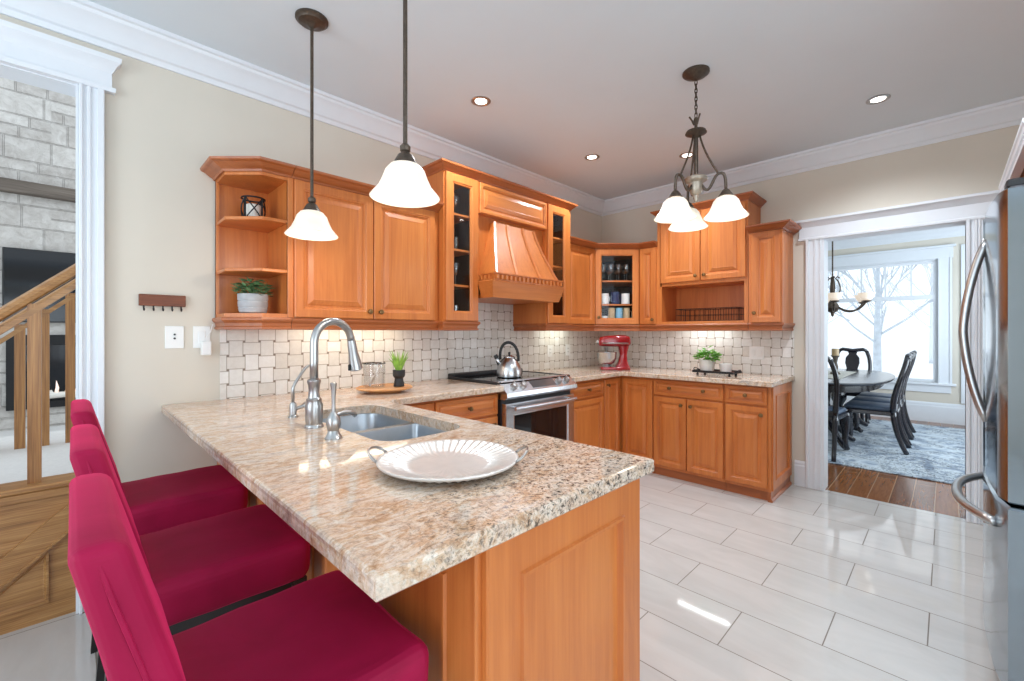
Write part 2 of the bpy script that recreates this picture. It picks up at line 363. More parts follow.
    def door(s, x0, z0, w, h, y=0, t=.02, fw=.058, kind='raised'):    # cabinet front looking to -y, back plane at y
        seq = [(0, 0), (0, t-.004), (.004, t)]
        if kind == 'raised':
            k = min(1, min(w, h)/.2)
            seq += [(fw-.014*k, t), (fw-.010*k, t-.004), (fw-.004*k, t-.005), (fw, t-.012), (fw+.010*k, t-.013), (fw+.014*k, t-.009), (fw+.040*k, t-.002), (fw+.044*k, t-.003)]
        elif kind == 'flat': seq += [(fw-.016, t), (fw-.012, t+.006), (fw-.004, t+.006), (fw, t-.004), (fw+.003, t-.010)]
        elif kind == 'glass': seq += [(fw-.014, t), (fw-.010, t-.004), (fw-.003, t-.005), (fw, t-.010), (fw, 0)]
        elif kind == 'slab': pass
        rings = [[(x0+i, y-d, z0+i), (x0+w-i, y-d, z0+i), (x0+w-i, y-d, z0+h-i), (x0+i, y-d, z0+h-i)] for i, d in seq]
        if kind == 'glass': rings.append(rings[0]); return s.loops(rings, (False, False))
        return s.loops(rings)
    def build(s, name, mat, parent=None, loc=(0, 0, 0), rz=0, smooth=False, sub=0):
        bmesh.ops.recalc_face_normals(s.bm, faces=s.bm.faces[:])
        me = bpy.data.meshes.new(name); s.bm.to_mesh(me); s.bm.free(); me.materials.append(M[mat])
        if smooth is True: me.polygons.foreach_set('use_smooth', [True]*len(me.polygons))
        elif smooth:
            me.polygons.foreach_set('use_smooth', [True]*len(me.polygons)); me.set_sharp_from_angle(angle=math.radians(smooth))
        o = bpy.data.objects.new(name, me); COL.objects.link(o); o.location = loc; o.rotation_euler = (0, 0, rz)
        if parent is not None: o.parent = parent
        if sub: md = o.modifiers.new('sub', 'SUBSURF'); md.levels = md.render_levels = sub
        return o
def tag(o, label, cat, group=None):
    o['label'] = label; o['category'] = cat
    if group: o['group'] = group
    return o
def thing(name, label, cat, loc=(0, 0, 0), rz=0, group=None):
    o = bpy.data.objects.new(name, None); COL.objects.link(o); o.location = loc; o.rotation_euler = (0, 0, rz); o.empty_display_size = .1
    return tag(o, label, cat, group)
def structure(o): o['kind'] = 'structure'; return o
def kids(o): return [c for c in bpy.data.objects if c.parent == o]
def copy_thing(root, loc, rz=None, label=None, group=None):
    def rec(o, par):
        c = o.copy(); COL.objects.link(c); c.parent = par
        for ch in kids(o): rec(ch, c)
        return c
    r = rec(root, None); r.location = loc
    if rz is not None: r.rotation_euler = (0, 0, rz)
    if label: r['label'] = label
    if group: r['group'] = group
    return r
def arc(c, r, a0, a1, n, plane='xz'):
    out = []
    for i in range(n+1):
        a = a0+(a1-a0)*i/n; u, w = r*math.cos(a), r*math.sin(a)
        out.append((c[0]+u, c[1], c[2]+w) if plane == 'xz' else (c[0], c[1]+u, c[2]+w) if plane == 'yz' else (c[0]+u, c[1]+w, c[2]))
    return out
def bez(p0, p1, p2, p3, n=10):
    out = []
    for i in range(n+1):
        t = i/n; a = (1-t)**3; b = 3*(1-t)**2*t; c = 3*(1-t)*t*t; d = t**3
        out.append(tuple(a*p0[k]+b*p1[k]+c*p2[k]+d*p3[k] for k in range(3)))
    return out

# ------------------------------------------------------------------ setting: kitchen shell
HC = 2.757
g = G(); g.box(-4.19, 0, 0, .13, .14, HC); g.box(-5.9, 0, 2.42, -4.19, .14, HC); structure(g.build('wall_back', 'wall'))
g = G(); g.box(0, -2.11, 0, .13, 0, HC); g.box(0, -2.906, 2.06, .13, -2.11, HC); g.box(0, -3.75, 0, .13, -2.906, HC); structure(g.build('wall_right', 'wall'))
g = G(); g.box(-2.4, -3.89, 0, .13, -3.75, HC); g.box(-2.54, -6, 0, -2.4, -5.75, HC); g.box(-2.54, -4.05, 0, -2.4, -3.75, HC); g.box(-2.54, -5.75, 0, -2.4, -4.05, .75); g.box(-2.54, -5.75, 2.15, -2.4, -4.05, HC); structure(g.build('wall_front', 'wall'))
g = G(); g.box(-7.14, -6, 0, -7, -2.85, HC); g.box(-7.14, -.75, 0, -7, .14, HC); g.box(-7.14, -2.85, 0, -7, -.75, .25); g.box(-7.14, -2.85, 2.45, -7, -.75, HC); structure(g.build('wall_left', 'wall'))
g = G(); g.box(-7.14, -6.14, 0, -6.3, -6, HC); g.box(-6.3, -6.14, 2.45, -2.5, -6, HC); g.box(-6.3, -6.14, 0, -2.5, -6, .25); g.box(-2.54, -6.14, 0, -2.4, -6, HC); structure(g.build('wall_rear', 'wall'))
g = G(); g.box(-7, -6, HC, .13, .14, HC+.12); structure(g.build('ceiling', 'ceil'))
g = G(); g.box(-7, -6, -.1, .03, .03, 0); structure(g.build('floor', 'floor'))
# ceiling crown
cr = [(0, -.14), (.012, -.14), (.016, -.128), (.022, -.118), (.034, -.112), (.046, -.09), (.066, -.055), (.088, -.036), (.094, -.022), (.106, -.018), (.108, 0), (0, 0)]
g = G(); g.sweep([(-5.9, 0), (0, 0), (0, -3.75)], [(o, HC+z) for o, z in cr]); structure(g.build('trim_1', 'trim', smooth=25))
# left opening casing and cornice
def casing_prof(w, x0): return None
g = G()
for a, b, d in ((-4.275, -4.19, .018), (-4.275, -4.262, .03), (-4.25, -4.235, .026), (-4.215, -4.19, .032)): g.box(a, -d, 0, b, .001, 2.42, .003)
g.box(-4.285, -.012, 0, -4.262, .15, 2.42)
structure(g.build('trim_2', 'trim'))
hp = [(0, 2.41), (.034, 2.41), (.036, 2.43), (.022, 2.436), (.022, 2.50), (.028, 2.51), (.040, 2.535), (.052, 2.548), (.056, 2.57), (0, 2.575)]
g = G(); g.sweep([(-5.8, 0), (-4.186, 0), (-4.186, .14)], hp); g.box(-5.8, 0, 2.405, -4.19, .14, 2.42); structure(g.build('trim_3', 'trim', smooth=25))
# doorway to the dining room: casings, head, jambs
g = G()
for a, b in ((-2.111, -1.985), (-2.995, -2.906)):
    g.box(-.018, a, 0, .148, b, 2.05, .002)
    g.box(-.030, b-.022, 0, .155, b, 2.05, .004); g.box(-.026, a+.02, 0, -.01, a+.032, 2.05, .003); g.box(-.026, (a+b)/2-.01, 0, -.01, (a+b)/2+.006, 2.05, .003)
structure(g.build('trim_4', 'trim'))
dp = [(0, 2.04), (.030, 2.04), (.032, 2.055), (.024, 2.06), (.024, 2.145), (.034, 2.155), (.052, 2.18), (.062, 2.187), (.064, 2.205), (0, 2.208)]
g = G(); g.sweep([(.13, -1.965), (0, -1.965), (0, -3.015), (.13, -3.015)], dp); g.box(-.01, -2.91, 2.036, .14, -2.10, 2.06)
structure(g.build('trim_5', 'trim', smooth=25))
bbp = [(0, 0), (.018, 0), (.018, .165), (.013, .178), (.013, .19), (.006, .205), (0, .21)]
g = G(); g.sweep([(0, -1.905), (0, -1.985)], bbp); structure(g.build('baseboard_right', 'trim'))
g = G(); g.sweep([(-4.19, 0), (-3.735, 0)], bbp); structure(g.build('baseboard_back', 'trim'))
# mosaic splash
g = G(); g.box(-3.728, -.009, .915, -2.22, 0, 1.30); g.box(-2.22, -.009, .915, -1.44, 0, 1.60); g.box(-1.44, -.009, .915, -.009, 0, 1.30); structure(g.build('trim_6', 'mosx'))
g = G(); g.box(-.009, -1.90, .915, 0, 0, 1.30); structure(g.build('trim_7', 'mosy'))

# ------------------------------------------------------------------ great room through the left opening
g = G(); g.box(-12, .03, -.12, -1.5, 6, -.02); structure(g.build('floor_great_room', 'carpet'))
g = G(); g.box(-8, 6.0, -.1, -1.5, 6.3, 6); structure(g.build('wall_great_room', 'stone'))
g = G(); g.box(-7.5, .13, -.02, -4.19, 1.55, .60); structure(g.build('floor_landing', 'carpet'))
o = tag(G().box(-6.6, -.12, 0, -2.4, 0, .17, .01).build('mantel_beam', 'beam', loc=(0, 6.0, 3.13)), 'long grey weathered timber beam across the stone chimney wall', 'mantel')
t = thing('television', 'big black flat television mounted on the pale stone wall', 'television', (-4.15, 5.98, 1.42))
G().box(-.79, -.06, 0, .79, 0, .98, .006).build('bezel', 'rubber', t); G().box(-.775, -.064, .015, .775, -.0605, .965).build('screen', 'tv', t)
t = thing('fireplace', 'black framed gas fireplace with pale logs in the stone wall', 'fireplace', (-4.35, 5.99, .25))
g = G(); g.box(-.56, -.06, 0, -.42, 0, 1.0, .005); g.box(.42, -.06, 0, .56, 0, 1.0, .005); g.box(-.42, -.06, .86, .42, 0, 1.0, .005); g.box(-.42, -.06, 0, .42, 0, .1, .005); g.build('surround', 'black', t)
G().box(-.42, -.02, .1, .42, -.005, .86).build('firebox', 'tv', t)
for k in range(4):
    x = -.25+k*.17; G().tube([(x-.1, -.09, .12+.05*(k % 2)), (x+.12, -.07, .17+.04*((k+1) % 2))], [.045, .038], 9).build('log', 'wax', t, smooth=True)
g = G(); [g.tube([(-.2+.1*k, -.08, .2), (-.19+.1*k, -.08, .27), (-.2+.1*k, -.08, .34+.03*(k % 2))], [.02, .018, .002], 6) for k in range(5)]; g.build('flame', 'flame', t, smooth=True)

# stair panel (flush with the back wall) and the two railings
t = thing('staircase', 'golden oak staircase side with a sloping moulding and recessed field', 'staircase', (-5.0, .02, 0))
X = lambda x: x+5.0
g = G(); g.box(X(-6.2), 0, 0, X(-4.262), .10, .585); g.build('panel', 'oak_h', t)
g = G(); g.box(X(-6.2), -.02, .585, X(-4.262), .13, .612, .006); g.box(X(-6.2), -.012, .545, X(-4.262), 0, .585, .004); g.build('cap', 'oak_h', t)
sl = .875; zz = lambda x: .205+(x+4.512)*sl
def slope_board(g, x0, x1, dz0, dz1, y0, y1):
    pts = [(x0, zz(x0)+dz0), (x1, zz(x1)+dz0), (x1, zz(x1)+dz1), (x0, zz(x0)+dz1)]
    g.loops([[(X(x), y0, z) for x, z in pts], [(X(x), y1, z) for x, z in pts]])
g = G(); slope_board(g, -4.64, -4.262, 0, .118, -.018, .0); slope_board(g, -4.64, -4.262, -.008, .004, -.026, 0); g.build('sloping_board', 'oak_h', t)
g = G(); xa, xb = -4.58, -4.37
ring = lambda i, y: [(X(xa+i), y, .083+i), (X(xb-i), y, .083+i), (X(xb-i), y, zz(xb-i)-.012-i*1.4), (X(xa+i), y, zz(xa+i)-.012-i*1.4)]
g.loops([ring(0, 0), ring(0, -.012), ring(.008, -.012), ring(.014, -.004), ring(.018, -.0015)]); g.build('recessed_field', 'oak_h', t)
def railing(y, xs, label, zr):
    t = thing('stair_railing', label, 'railing', (-4.9, y, .612 if y < .5 else .60)); z0 = .612 if y < .5 else .60
    top = lambda x: zr+(x+4.405)*.94
    pr = [(-.03, 0), (-.034, .02), (-.028, .042), (-.012, .054), (.012, .054), (.028, .042), (.034, .02), (.03, 0), (.018, -.008), (-.018, -.008)]
    g = G(); g.loops([[(x+4.9, a, top(x)-z0-.05+b) for a, b in pr] for x in (-5.15, -4.2)]); g.build('handrail', 'oak_h', t, smooth=35)
    g = G(); g.loops([[(x+4.9, a, top(x)-z0-.115+b) for a, b in ((-.022, 0), (.022, 0), (.022, .03), (-.022, .03))] for x in (-5.15, -4.2)]); g.build('lower_rail', 'oak_h', t)
    for x in xs:
        hz = top(x)-z0-.07
        g = G(); g.loops([[(x+4.9+a*r, b*r, z) for a, b in ((-1, -1), (1, -1), (1, 1), (-1, 1))] for z, r in ((0, .0215), (hz, .0215))]); g.build('baluster', 'oak', t)
    return t
railing(.075, [-4.415, -4.548, -4.68, -4.815], 'nearer sloping oak stair railing with square balusters', 1.487)
railing(1.05, [-4.305, -4.415, -4.513, -4.615, -4.72], 'farther sloping oak stair railing behind the first one', 1.50)

# ------------------------------------------------------------------ dining room beyond the doorway
g = G(); g.box(.03, -4.2, -.1, 4.5, .5, 0); structure(g.build('floor_dining', 'plank'))
g = G(); WL, WR, WB, WT = -.55, -2.725, .565, 2.335; XW = 4.4
g.box(XW, -4.2, 0, XW+.15, WR, HC); g.box(XW, WL, 0, XW+.15, .5, HC); g.box(XW, WR, 0, XW+.15, WL, WB); g.box(XW, WR, WT, XW+.15, WL, HC)
structure(g.build('wall_dining_back', 'wall'))
g = G(); g.box(.13, .35, 0, XW, .5, HC); structure(g.build('wall_dining_left', 'wall'))
g = G(); g.box(.13, -4.2, 0, 1.0, -4.05, HC); g.box(3.6, -4.2, 0, XW, -4.05, HC); g.box(1.0, -4.2, 0, 3.6, -4.05, .5); g.box(1.0, -4.2, 2.35, 3.6, -4.05, HC); structure(g.build('wall_dining_right', 'wall'))
g = G(); g.box(.13, -4.2, HC, XW+.15, .5, HC+.12); structure(g.build('ceiling_dining', 'ceil'))
g = G(); g.sweep([(.13, .35), (XW, .35), (XW, -4.05)], [(o, HC+z) for o, z in cr]); structure(g.build('trim_8', 'trim', smooth=25))
g = G(); g.sweep([(XW, .35), (XW, -4.05)], [(o, z*1.35) for o, z in bbp]); structure(g.build('baseboard_dining', 'trim'))
# window: frame, transom bars, casing, sill, glass
w = thing('window_1', '', '', (XW, 0, 0)); del w['label'], w['category']; structure(w)
g = G(); fx0, fx1 = .03, .09
fa, fb, fc, fd = WR+.013, WL-.013, WB+.001, WT-.013
g.box(fx0, fa, fc, fx1, fa+.04, fd); g.box(fx0, fb-.04, fc, fx1, fb, fd); g.box(fx0+.001, fa+.04, fc, fx1-.001, fb-.04, fc+.04); g.box(fx0+.001, fa+.04, fd-.04, fx1-.001, fb-.04, fd)
g.box(fx0-.01, fa+.002, 1.765, fx1+.01, fb-.002, 1.825)
for y in (-2.438, -2.146, -1.859, -1.565, -1.27, -.98, -.70): g.box(fx0+.015, y-.011, 1.8, fx1-.015, y+.011, fd-.03)
g.build('window_frame', 'trim', w)
g = G(); g.box(-.005, WR+.0005, WB, .149, WR+.012, WT-.0005); g.box(-.005, WL-.012, WB, .149, WL-.0005, WT-.0005); g.box(-.004, WR+.012, WT-.012, .148, WL-.012, WT-.0005); g.build('jamb', 'trim', w)
G().box(.055, WR+.02, WB+.02, .061, WL-.02, WT-.02).build('pane', 'pane', w)
g = G()
for a, b in ((WR-.14, WR), (WL, WL+.14)):
    g.box(-.022, a, WB-.02, 0, b, WT+.0, .002); g.box(-.034, a, WB, 0, a+.025, WT); g.box(-.03, b-.02, WB, 0, b, WT)
g.box(-.024, WR-.15, WT, 0, WL+.15, WT+.15, .002); g.box(-.06, WR-.18, WT+.15, 0, WL+.18, WT+.18, .004)
g.box(-.055, WR-.18, WB-.035, .03, WL+.18, WB, .005); g.box(-.02, WR-.13, WB-.14, 0, WL+.13, WB-.035, .002)
g.build('casing', 'trim', w)
# second casing at the frame's right, wainscot strip
g = G(); g.box(-.03, -3.24, .30, 0, -2.95, 2.5, .003); g.box(-.04, -3.08, .30, 0, -3.04, 2.5, .003); structure(g.build('trim_9', 'trim', loc=(XW, 0, 0)))
o = G().box(-1.53, -2.2, 0, 1.53, 2.2, .012, .004).build('area_rug', 'rug', loc=(2.46, -1.95, 0)); tag(o, 'large faded blue grey patterned rug under the dining table', 'rug')

# table
t = thing('dining_table', 'dark polished oval pedestal dining table by the bright window', 'table', (2.4, -1.78, .012))
N = 56
def sup(a, b, z, p=2.6):
    return [(a*math.copysign(abs(math.cos(2*PI*i/N))**(2/p), math.cos(2*PI*i/N)), b*math.copysign(abs(math.sin(2*PI*i/N))**(2/p), math.sin(2*PI*i/N)), z) for i in range(N)]
G().loops([sup(1.17, .57, .715), sup(1.195, .595, .72), sup(1.2, .6, .735), sup(1.19, .59, .745), sup(1.17, .57, .748)]).build('table_top', 'skytint_wood', t, smooth=40)
G().loops([sup(1.10, .50, .64), sup(1.10, .50, .714)]).build('apron', 'skytint_wood', t, smooth=40)
for x in (-.58, .58):
    G().lathe([(.05, .16), (.075, .2), (.05, .25), (.045, .3), (.085, .38), (.09, .44), (.05, .52), (.055, .58), (.10, .64)], (x, 0, 0), 18).build('pedestal', 'skytint_wood', t, smooth=40)
    for a in (45, 135, 225, 315):
        ca, sa = math.cos(math.radians(a)), math.sin(math.radians(a))
        pts = bez((x+ca*.04, sa*.04, .24), (x+ca*.18, sa*.18, .28), (x+ca*.25, sa*.25, .06), (x+ca*.38, sa*.38, .028), 9)
        G().tube(pts, [.045, .043, .04, .037, .034, .03, .028, .027, .028, .026], 8).build('foot', 'skytint_wood', t, smooth=True)
o = G().box(-.62, -.19, 0, .62, .19, .006, .002).build('table_runner', 'runner', loc=(2.35, -1.78, .761)); tag(o, 'pale runner laid along the dark dining table', 'table runner')
t = thing('candlestick', 'carved wooden candlestick with a pillar candle on the dining table', 'candlestick', (2.35, -1.835, .768))
G().lathe([(.055, 0), (.05, .02), (.02, .04), (.032, .09), (.018, .15), (.026, .2), (.05, .23)], seg=16).build('stem', 'beam', t, smooth=40)
G().lathe([(.038, .23), (.038, .31), (.03, .315)], seg=16).build('candle', 'tan', t, smooth=40)

def chair_parts(t):                        # faces +x, seat centre at origin
    g = G(); g.prism([(-.20, -.20), (.24, -.24), (.24, .24), (-.20, .20)], .385, .43, .008); g.build('seat_frame', 'skytint_wood', t)
    g = G(); g.prism([(-.20, -.19), (.225, -.225), (.225, .225), (-.20, .19)], .428, .475, .02, 3); g.build('seat_cushion', 'leather', t, smooth=50)
    for s_ in (-1, 1):
        G().tube(bez((.21, s_*.21, .42), (.28, s_*.24, .30), (.19, s_*.20, .12), (.235, s_*.225, .030), 9), [.036, .036, .034, .03, .026, .022, .02, .02, .024, .028], 8).build('front_leg', 'skytint_wood', t, smooth=True)
        G().tube(bez((-.19, s_*.185, .44), (-.20, s_*.185, .25), (-.24, s_*.185, .12), (-.30, s_*.19, 0), 8), [.027, .026, .025, .024, .023, .022, .022, .022, .022], 6).build('rear_leg', 'skytint_wood', t, smooth=True)
        G().tube(bez((-.19, s_*.185, .42), (-.18, s_*.19, .65), (-.27, s_*.24, .80), (-.30, s_*.16, 1.0), 12), [.026]*4+[.023]*9, 8).build('back_post', 'skytint_wood', t, smooth=True)
    pts = [(-.30, -.16, 1.0), (-.305, -.12, 1.022), (-.305, -.06, 1.012), (-.30, 0, 1.0), (-.305, .06, 1.012), (-.305, .12, 1.022), (-.30, .16, 1.0)]
    G().tube(pts, [.022, .026, .027, .03, .027, .026, .022], 8).build('crest_rail', 'skytint_wood', t, smooth=True)
    prof = [(.045, .47), (.05, .55), (.035, .62), (.06, .72), (.085, .82), (.08, .9), (.045, .95), (.06, 1.0)]
    ln = lambda z: -.195-.11*max(0, (z-.47)/.53)**1.2
    g = G(); g.loops([[(ln(z)-.008, -w_, z), (ln(z)+.008, -w_, z), (ln(z)+.008, w_, z), (ln(z)-.008, w_, z)] for w_, z in prof]); g.build('splat', 'skytint_wood', t)
    G().box(-.21, -.18, .425, -.17, .18, .48, .006).build('shoe_rail', 'skytint_wood', t)
GR = 'dining chairs along the near side of the table'
t = thing('dining_chair', 'dark dining chair with blue grey seat, nearest of the row by the doorway', 'dining chair', (2.0, -2.22, .012), PI/2); chair_parts(t)
copy_thing(t, (2.52, -2.22, .012), PI/2, 'dark dining chair with blue grey seat, middle one of the row')
copy_thing(t, (3.04, -2.22, .012), PI/2, 'dark dining chair with blue grey seat, farthest of the row towards the window')
copy_thing(t, (3.58, -1.82, .012), PI, 'dark dining chair with vase shaped splat at the window end of the table')
copy_thing(t, (1.28, -1.835, .012), 0, 'dark dining chair seen from behind at the doorway end of the table')

# dining chandelier
t = thing('dining_chandelier', 'dark scrolled chandelier with upturned peach shades over the dining table', 'chandelier', (2.4, -1.8, HC))
G().lathe([(.065, 0), (.065, -.015), (.03, -.03)], seg=20).build('canopy', 'bronze', t, smooth=40)
G().tube([(0, 0, -.02), (0, 0, -.78)], .008, 8).build('rod', 'bronze', t)
G().lathe([(.012, -.78), (.02, -.82), (.014, -.9), (.03, -1.0), (.018, -1.06), (.06, -1.13), (.075, -1.17), (.05, -1.21), (.02, -1.23), (.016, -1.26), (.003, -1.28)], seg=18).build('column', 'bronze', t, smooth=40)
for k in range(4):
    a = k*PI/2+.4; r = Matrix.Rotation(a, 3, 'Z')
    G().tube([tuple(r @ Vector(p)) for p in bez((.01, 0, -1.03), (.12, 0, -1.0), (.08, 0, -.84), (.03, 0, -.80), 8)+[(.05, 0, -.78), (.075, 0, -.80)]], .008, 6).build('scroll', 'bronze', t, smooth=True)
for k in range(6):
    a = k*PI/3+.2; r = Matrix.Rotation(a, 3, 'Z')
    am = G().tube([tuple(r @ Vector(p)) for p in bez((.05, 0, -1.15), (.18, 0, -1.26), (.30, 0, -1.22), (.36, 0, -1.11), 10)], .011, 6).build('arm', 'bronze', t, smooth=True)
    c = tuple(r @ Vector((.36, 0, -1.11)))
    G().lathe([(.02, -.01), (.045, .0), (.05, .01), (.02, .015)], c, 14).build('cup', 'bronze', am, smooth=40)
    G().lathe([(.028, .012), (.055, .03), (.07, .06), (.085, .10)], c, 18, (True, False)).build('shade', 'shade2', am, smooth=True)

# outdoors: snow, trees
g = G(); g.box(4.7, -25, -.55, 60, 25, -.45); structure(g.build('ground_snow', 'snow'))
def tree(name, label, loc, h, mat, seed, depth, r0, group=None):
    rnd = random.Random(seed); t = thing(name, label, 'tree', loc, 0, group)
    g = G(); br = G(); f = .2
    g.tube([(0, 0, 0), (.02, .01, h*f*.5), (-.01, .01, h*f), (.02, 0, h*.5), (0, 0, h)], [r0, r0*.85, r0*.8, r0*.4, r0*.06], 8); g.build('trunk', mat, t, smooth=True)
    def grow(p, d, L, r, n):
        q = p+d*L+Vector((0, 0, .10*L)); m = p+d*L*.5; br.tube([p, m, q], [r, r*.8, r*.55], 4, False)
        if n == 0: return
        for k in range(4):
            nd = (d+Vector((rnd.uniform(-.55, .55), rnd.uniform(-.55, .55), rnd.uniform(-.05, .5)))).normalized()
            grow(p+(q-p)*rnd.uniform(.4, 1), nd, L*rnd.uniform(.45, .7), r*.55, n-1)
    for k in range(16):
        z = h*(f*.9+.036*k); a = k*2.4; el = .55+.05*k
        d = Vector((math.cos(a)*math.cos(el), math.sin(a)*math.cos(el), math.sin(el)))
        grow(Vector((0, 0, z)), d, h*.27*(1-.04*k), r0*.30*(1-.03*k), depth)
    br.build('branches', mat, t); return t
tree('bare_tree', 'frosted bare tree with haze in its pale colour and fine twigs outside the dining window', (12, -1.4, -.45), 6.5, 'bark', 3, 3, .115)
for k, (x, y, h, lab) in enumerate([(27, 2.5, 8, 'pale distant bare tree seen at the left of the dining window'), (30, -2.2, 9, 'pale distant bare tree seen just behind the nearer frosted hazy tree'), (28, -6, 8, 'pale distant bare tree seen at the right of the dining window')]):
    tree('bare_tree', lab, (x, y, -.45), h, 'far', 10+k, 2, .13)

# ------------------------------------------------------------------ kitchen cabinets
RZB = -PI/2
CROWN = [(0, 0), (.008, 0), (.012, .010), (.030, .020), (.050, .034), (.062, .038), (.066, .042), (.068, .052), (0, .054)]
RAIL = [(-.022, 0), (-.004, 0), (.004, .004), (.004, .012), (-.002, .018), (.000, .034), (.010, .044), (.014, .050), (.014, .056), (.010, .064), (-.022, .064)]
def knob(t, x, y, z): return G().knob((x, y, z)).build('knob', 'knobm', t, smooth=40)
def carcass(g, w, d, h, z=0, th=.018, lid=True):
    e = d-.021; g.box(0, -e, z, th, 0, z+h); g.box(w-th, -e, z, w, 0, z+h); g.box(th, -e, z, w-th, 0, z+th)
    if lid: g.box(th, -e, z+h-th, w-th, 0, z+h)
    g.box(th, -.012, z+th, w-th, 0, z+h-th)
def face_frame(g, w, d, h, z=0, st=.025, th=.02):
    g.box(0, -d-.0, z, st, -d+th, z+h); g.box(w-st, -d, z, w, -d+th, z+h); g.box(st, -d, z, w-st, -d+th, z+st); g.box(st, -d, z+h-st, w-st, -d+th, z+h)
def crown(t, path, z, k=1.0): return G().sweep(path, [(o*(k if k == 1 else .72), z+b*k) for o, b in CROWN]).build('crown_moulding', 'wood_dk', t)
def rail(t, path, z=0): return G().sweep(path, [(o, z+b) for o, b in RAIL]).build('light_rail', 'wood_dk', t)
Z0 = 1.295; RH = .064
D = .34
# 1 open corner shelf unit at the left end of the run
t = thing('open_shelf_unit', 'open end shelf unit with angled shelves at the left of the wall cabinets', 'shelf', (-3.75, 0, Z0))
def plan(): return [(0, 0), (0, -.203), (.136, -D), (.275, -D)]
H = 2.105-Z0
g = G(); g.box(0, -.014, RH, .262, -.002, H); g.box(.257, -D, RH, .275, -.002, H); g.prism([(.002, -.014), (.002, -.203), (.137, -D), (.257, -D), (.257, -.014)], RH, RH+.02); g.prism([(.002, -.014), (.002, -.203), (.137, -D), (.257, -D), (.257, -.014)], H-.02, H)
g.box(0, -.03, RH, .014, -.002, H); g.build('body', 'wood', t)
for z in (1.611, 1.875):
    g = G(); g.prism([(.002, -.014), (.002, -.203), (.137, -D), (.257, -D), (.257, -.014)], z-Z0-.018, z-Z0, .004); g.build('shelf', 'wood_h', t)
crown(t, plan(), H-.004); rail(t, plan())
G().box(.257, -D-.004, RH, .287, -D+.014, H-.001, .002).build('stile', 'wood', t)
# 2 double door
def wall_unit(label, loc, rz, w, d, ztop, doors, crown_path, rail_path, kind='raised', ck=1.0, name='wall_cabinet', hollow=False):
    t = thing(name, label, 'cabinet', loc, rz); H = ztop-Z0
    g = G()
    if hollow: carcass(g, w, d, H-RH, RH); face_frame(g, w, d, H-RH, RH)
    else: g.box(0, -d, RH, w, -.001, H)
    g.build('body', 'wood', t)
    for (x0, x1, z0, z1, kx, kz) in doors:
        o = G().door(x0, z0-Z0, x1-x0, z1-z0, -d, kind=kind, fw=.07 if kind == 'glass' else .058).build('door', 'wood', t)
        if kx is not None: knob(o, kx, -d-.02, kz-Z0)
        if kind == 'glass': G().box(x0+.06, -d-.009, z0-Z0+.06, x1-.06, -d-.006, z1-Z0-.06).build('glass_pane', 'glass', o)
    if crown_path: crown(t, crown_path, H-.004, ck)
    if rail_path: rail(t, rail_path)
    return t
wall_unit('wall cabinet with two raised panel doors above the sink counter', (-3.472, 0, Z0), 0, .945, D, 2.105,
          [(.010, .459, 1.362, 2.098, .43, 1.405), (.464, .908, 1.362, 2.098, .50, 1.405)], [(0, -D), (.945, -D)], [(0, -D), (.945, -D)])
# 3/5 tall glass cabinets, 4 hood
def tall_glass(label, x, w, cp, rp):
    t = wall_unit(label, (x, 0, Z0), 0, w, .40, 2.385, [(.010, .297, 1.362, 2.375, None, 0)], cp, rp, 'glass', 1.05, 'glass_door_cabinet', True)
    g = G(); g.box(.018, -.385, RH+.018, .0195, -.012, 1.09-.02); g.box(w-.0195, -.385, RH+.018, w-.018, -.012, 1.07); g.box(.0195, -.0135, RH+.018, w-.0195, -.012, 1.07); g.build('shadow_lining', 'inner', t)  # thin dark sheets painting the shade inside the cabinet
    for z in (1.62, 1.87, 2.12): G().box(.02, -.37, z-Z0-.015, w-.02, -.014, z-Z0).build('shelf', 'wood_h', t)
    return t
tall_glass('tall glass door cabinet to the left of the range hood', -2.525, .305, [(0, 0), (0, -.4), (.305, -.4)], [(0, -.33), (0, -.4), (.305, -.4), (.305, -.02)])
tall_glass('tall glass door cabinet to the right of the range hood', -1.46, .34, [(0, -.4), (.34, -.4), (.34, 0)], [(0, -.02), (0, -.4), (.34, -.4), (.34, -.33)])
t = thing('range_hood', 'cherry wood range hood with a flared cone and dentil skirt over the stove', 'range hood', (-2.22, 0, 1.53)); w_ = .76; z_ = 1.53
g = G(); g.box(.001, -.36, 2.15-z_, w_-.001, -.001, 2.385-z_); g.box(.001, -.36, 1.66-z_, w_-.001, -.34, 2.15-z_); g.build('body', 'wood', t)
G().door(.008, 2.15-z_, w_-.016, .222, -.40, .02, .034).build('top_panel', 'wood_h', t)
G().box(.002, -.40, 2.148-z_, w_-.002, -.36, 2.383-z_).build('header', 'wood_h', t)
G().sweep([(0, -.40), (w_, -.40)], [(o*.72, 2.381-z_+b*1.05) for o, b in CROWN]).build('crown_moulding', 'wood_dk', t)
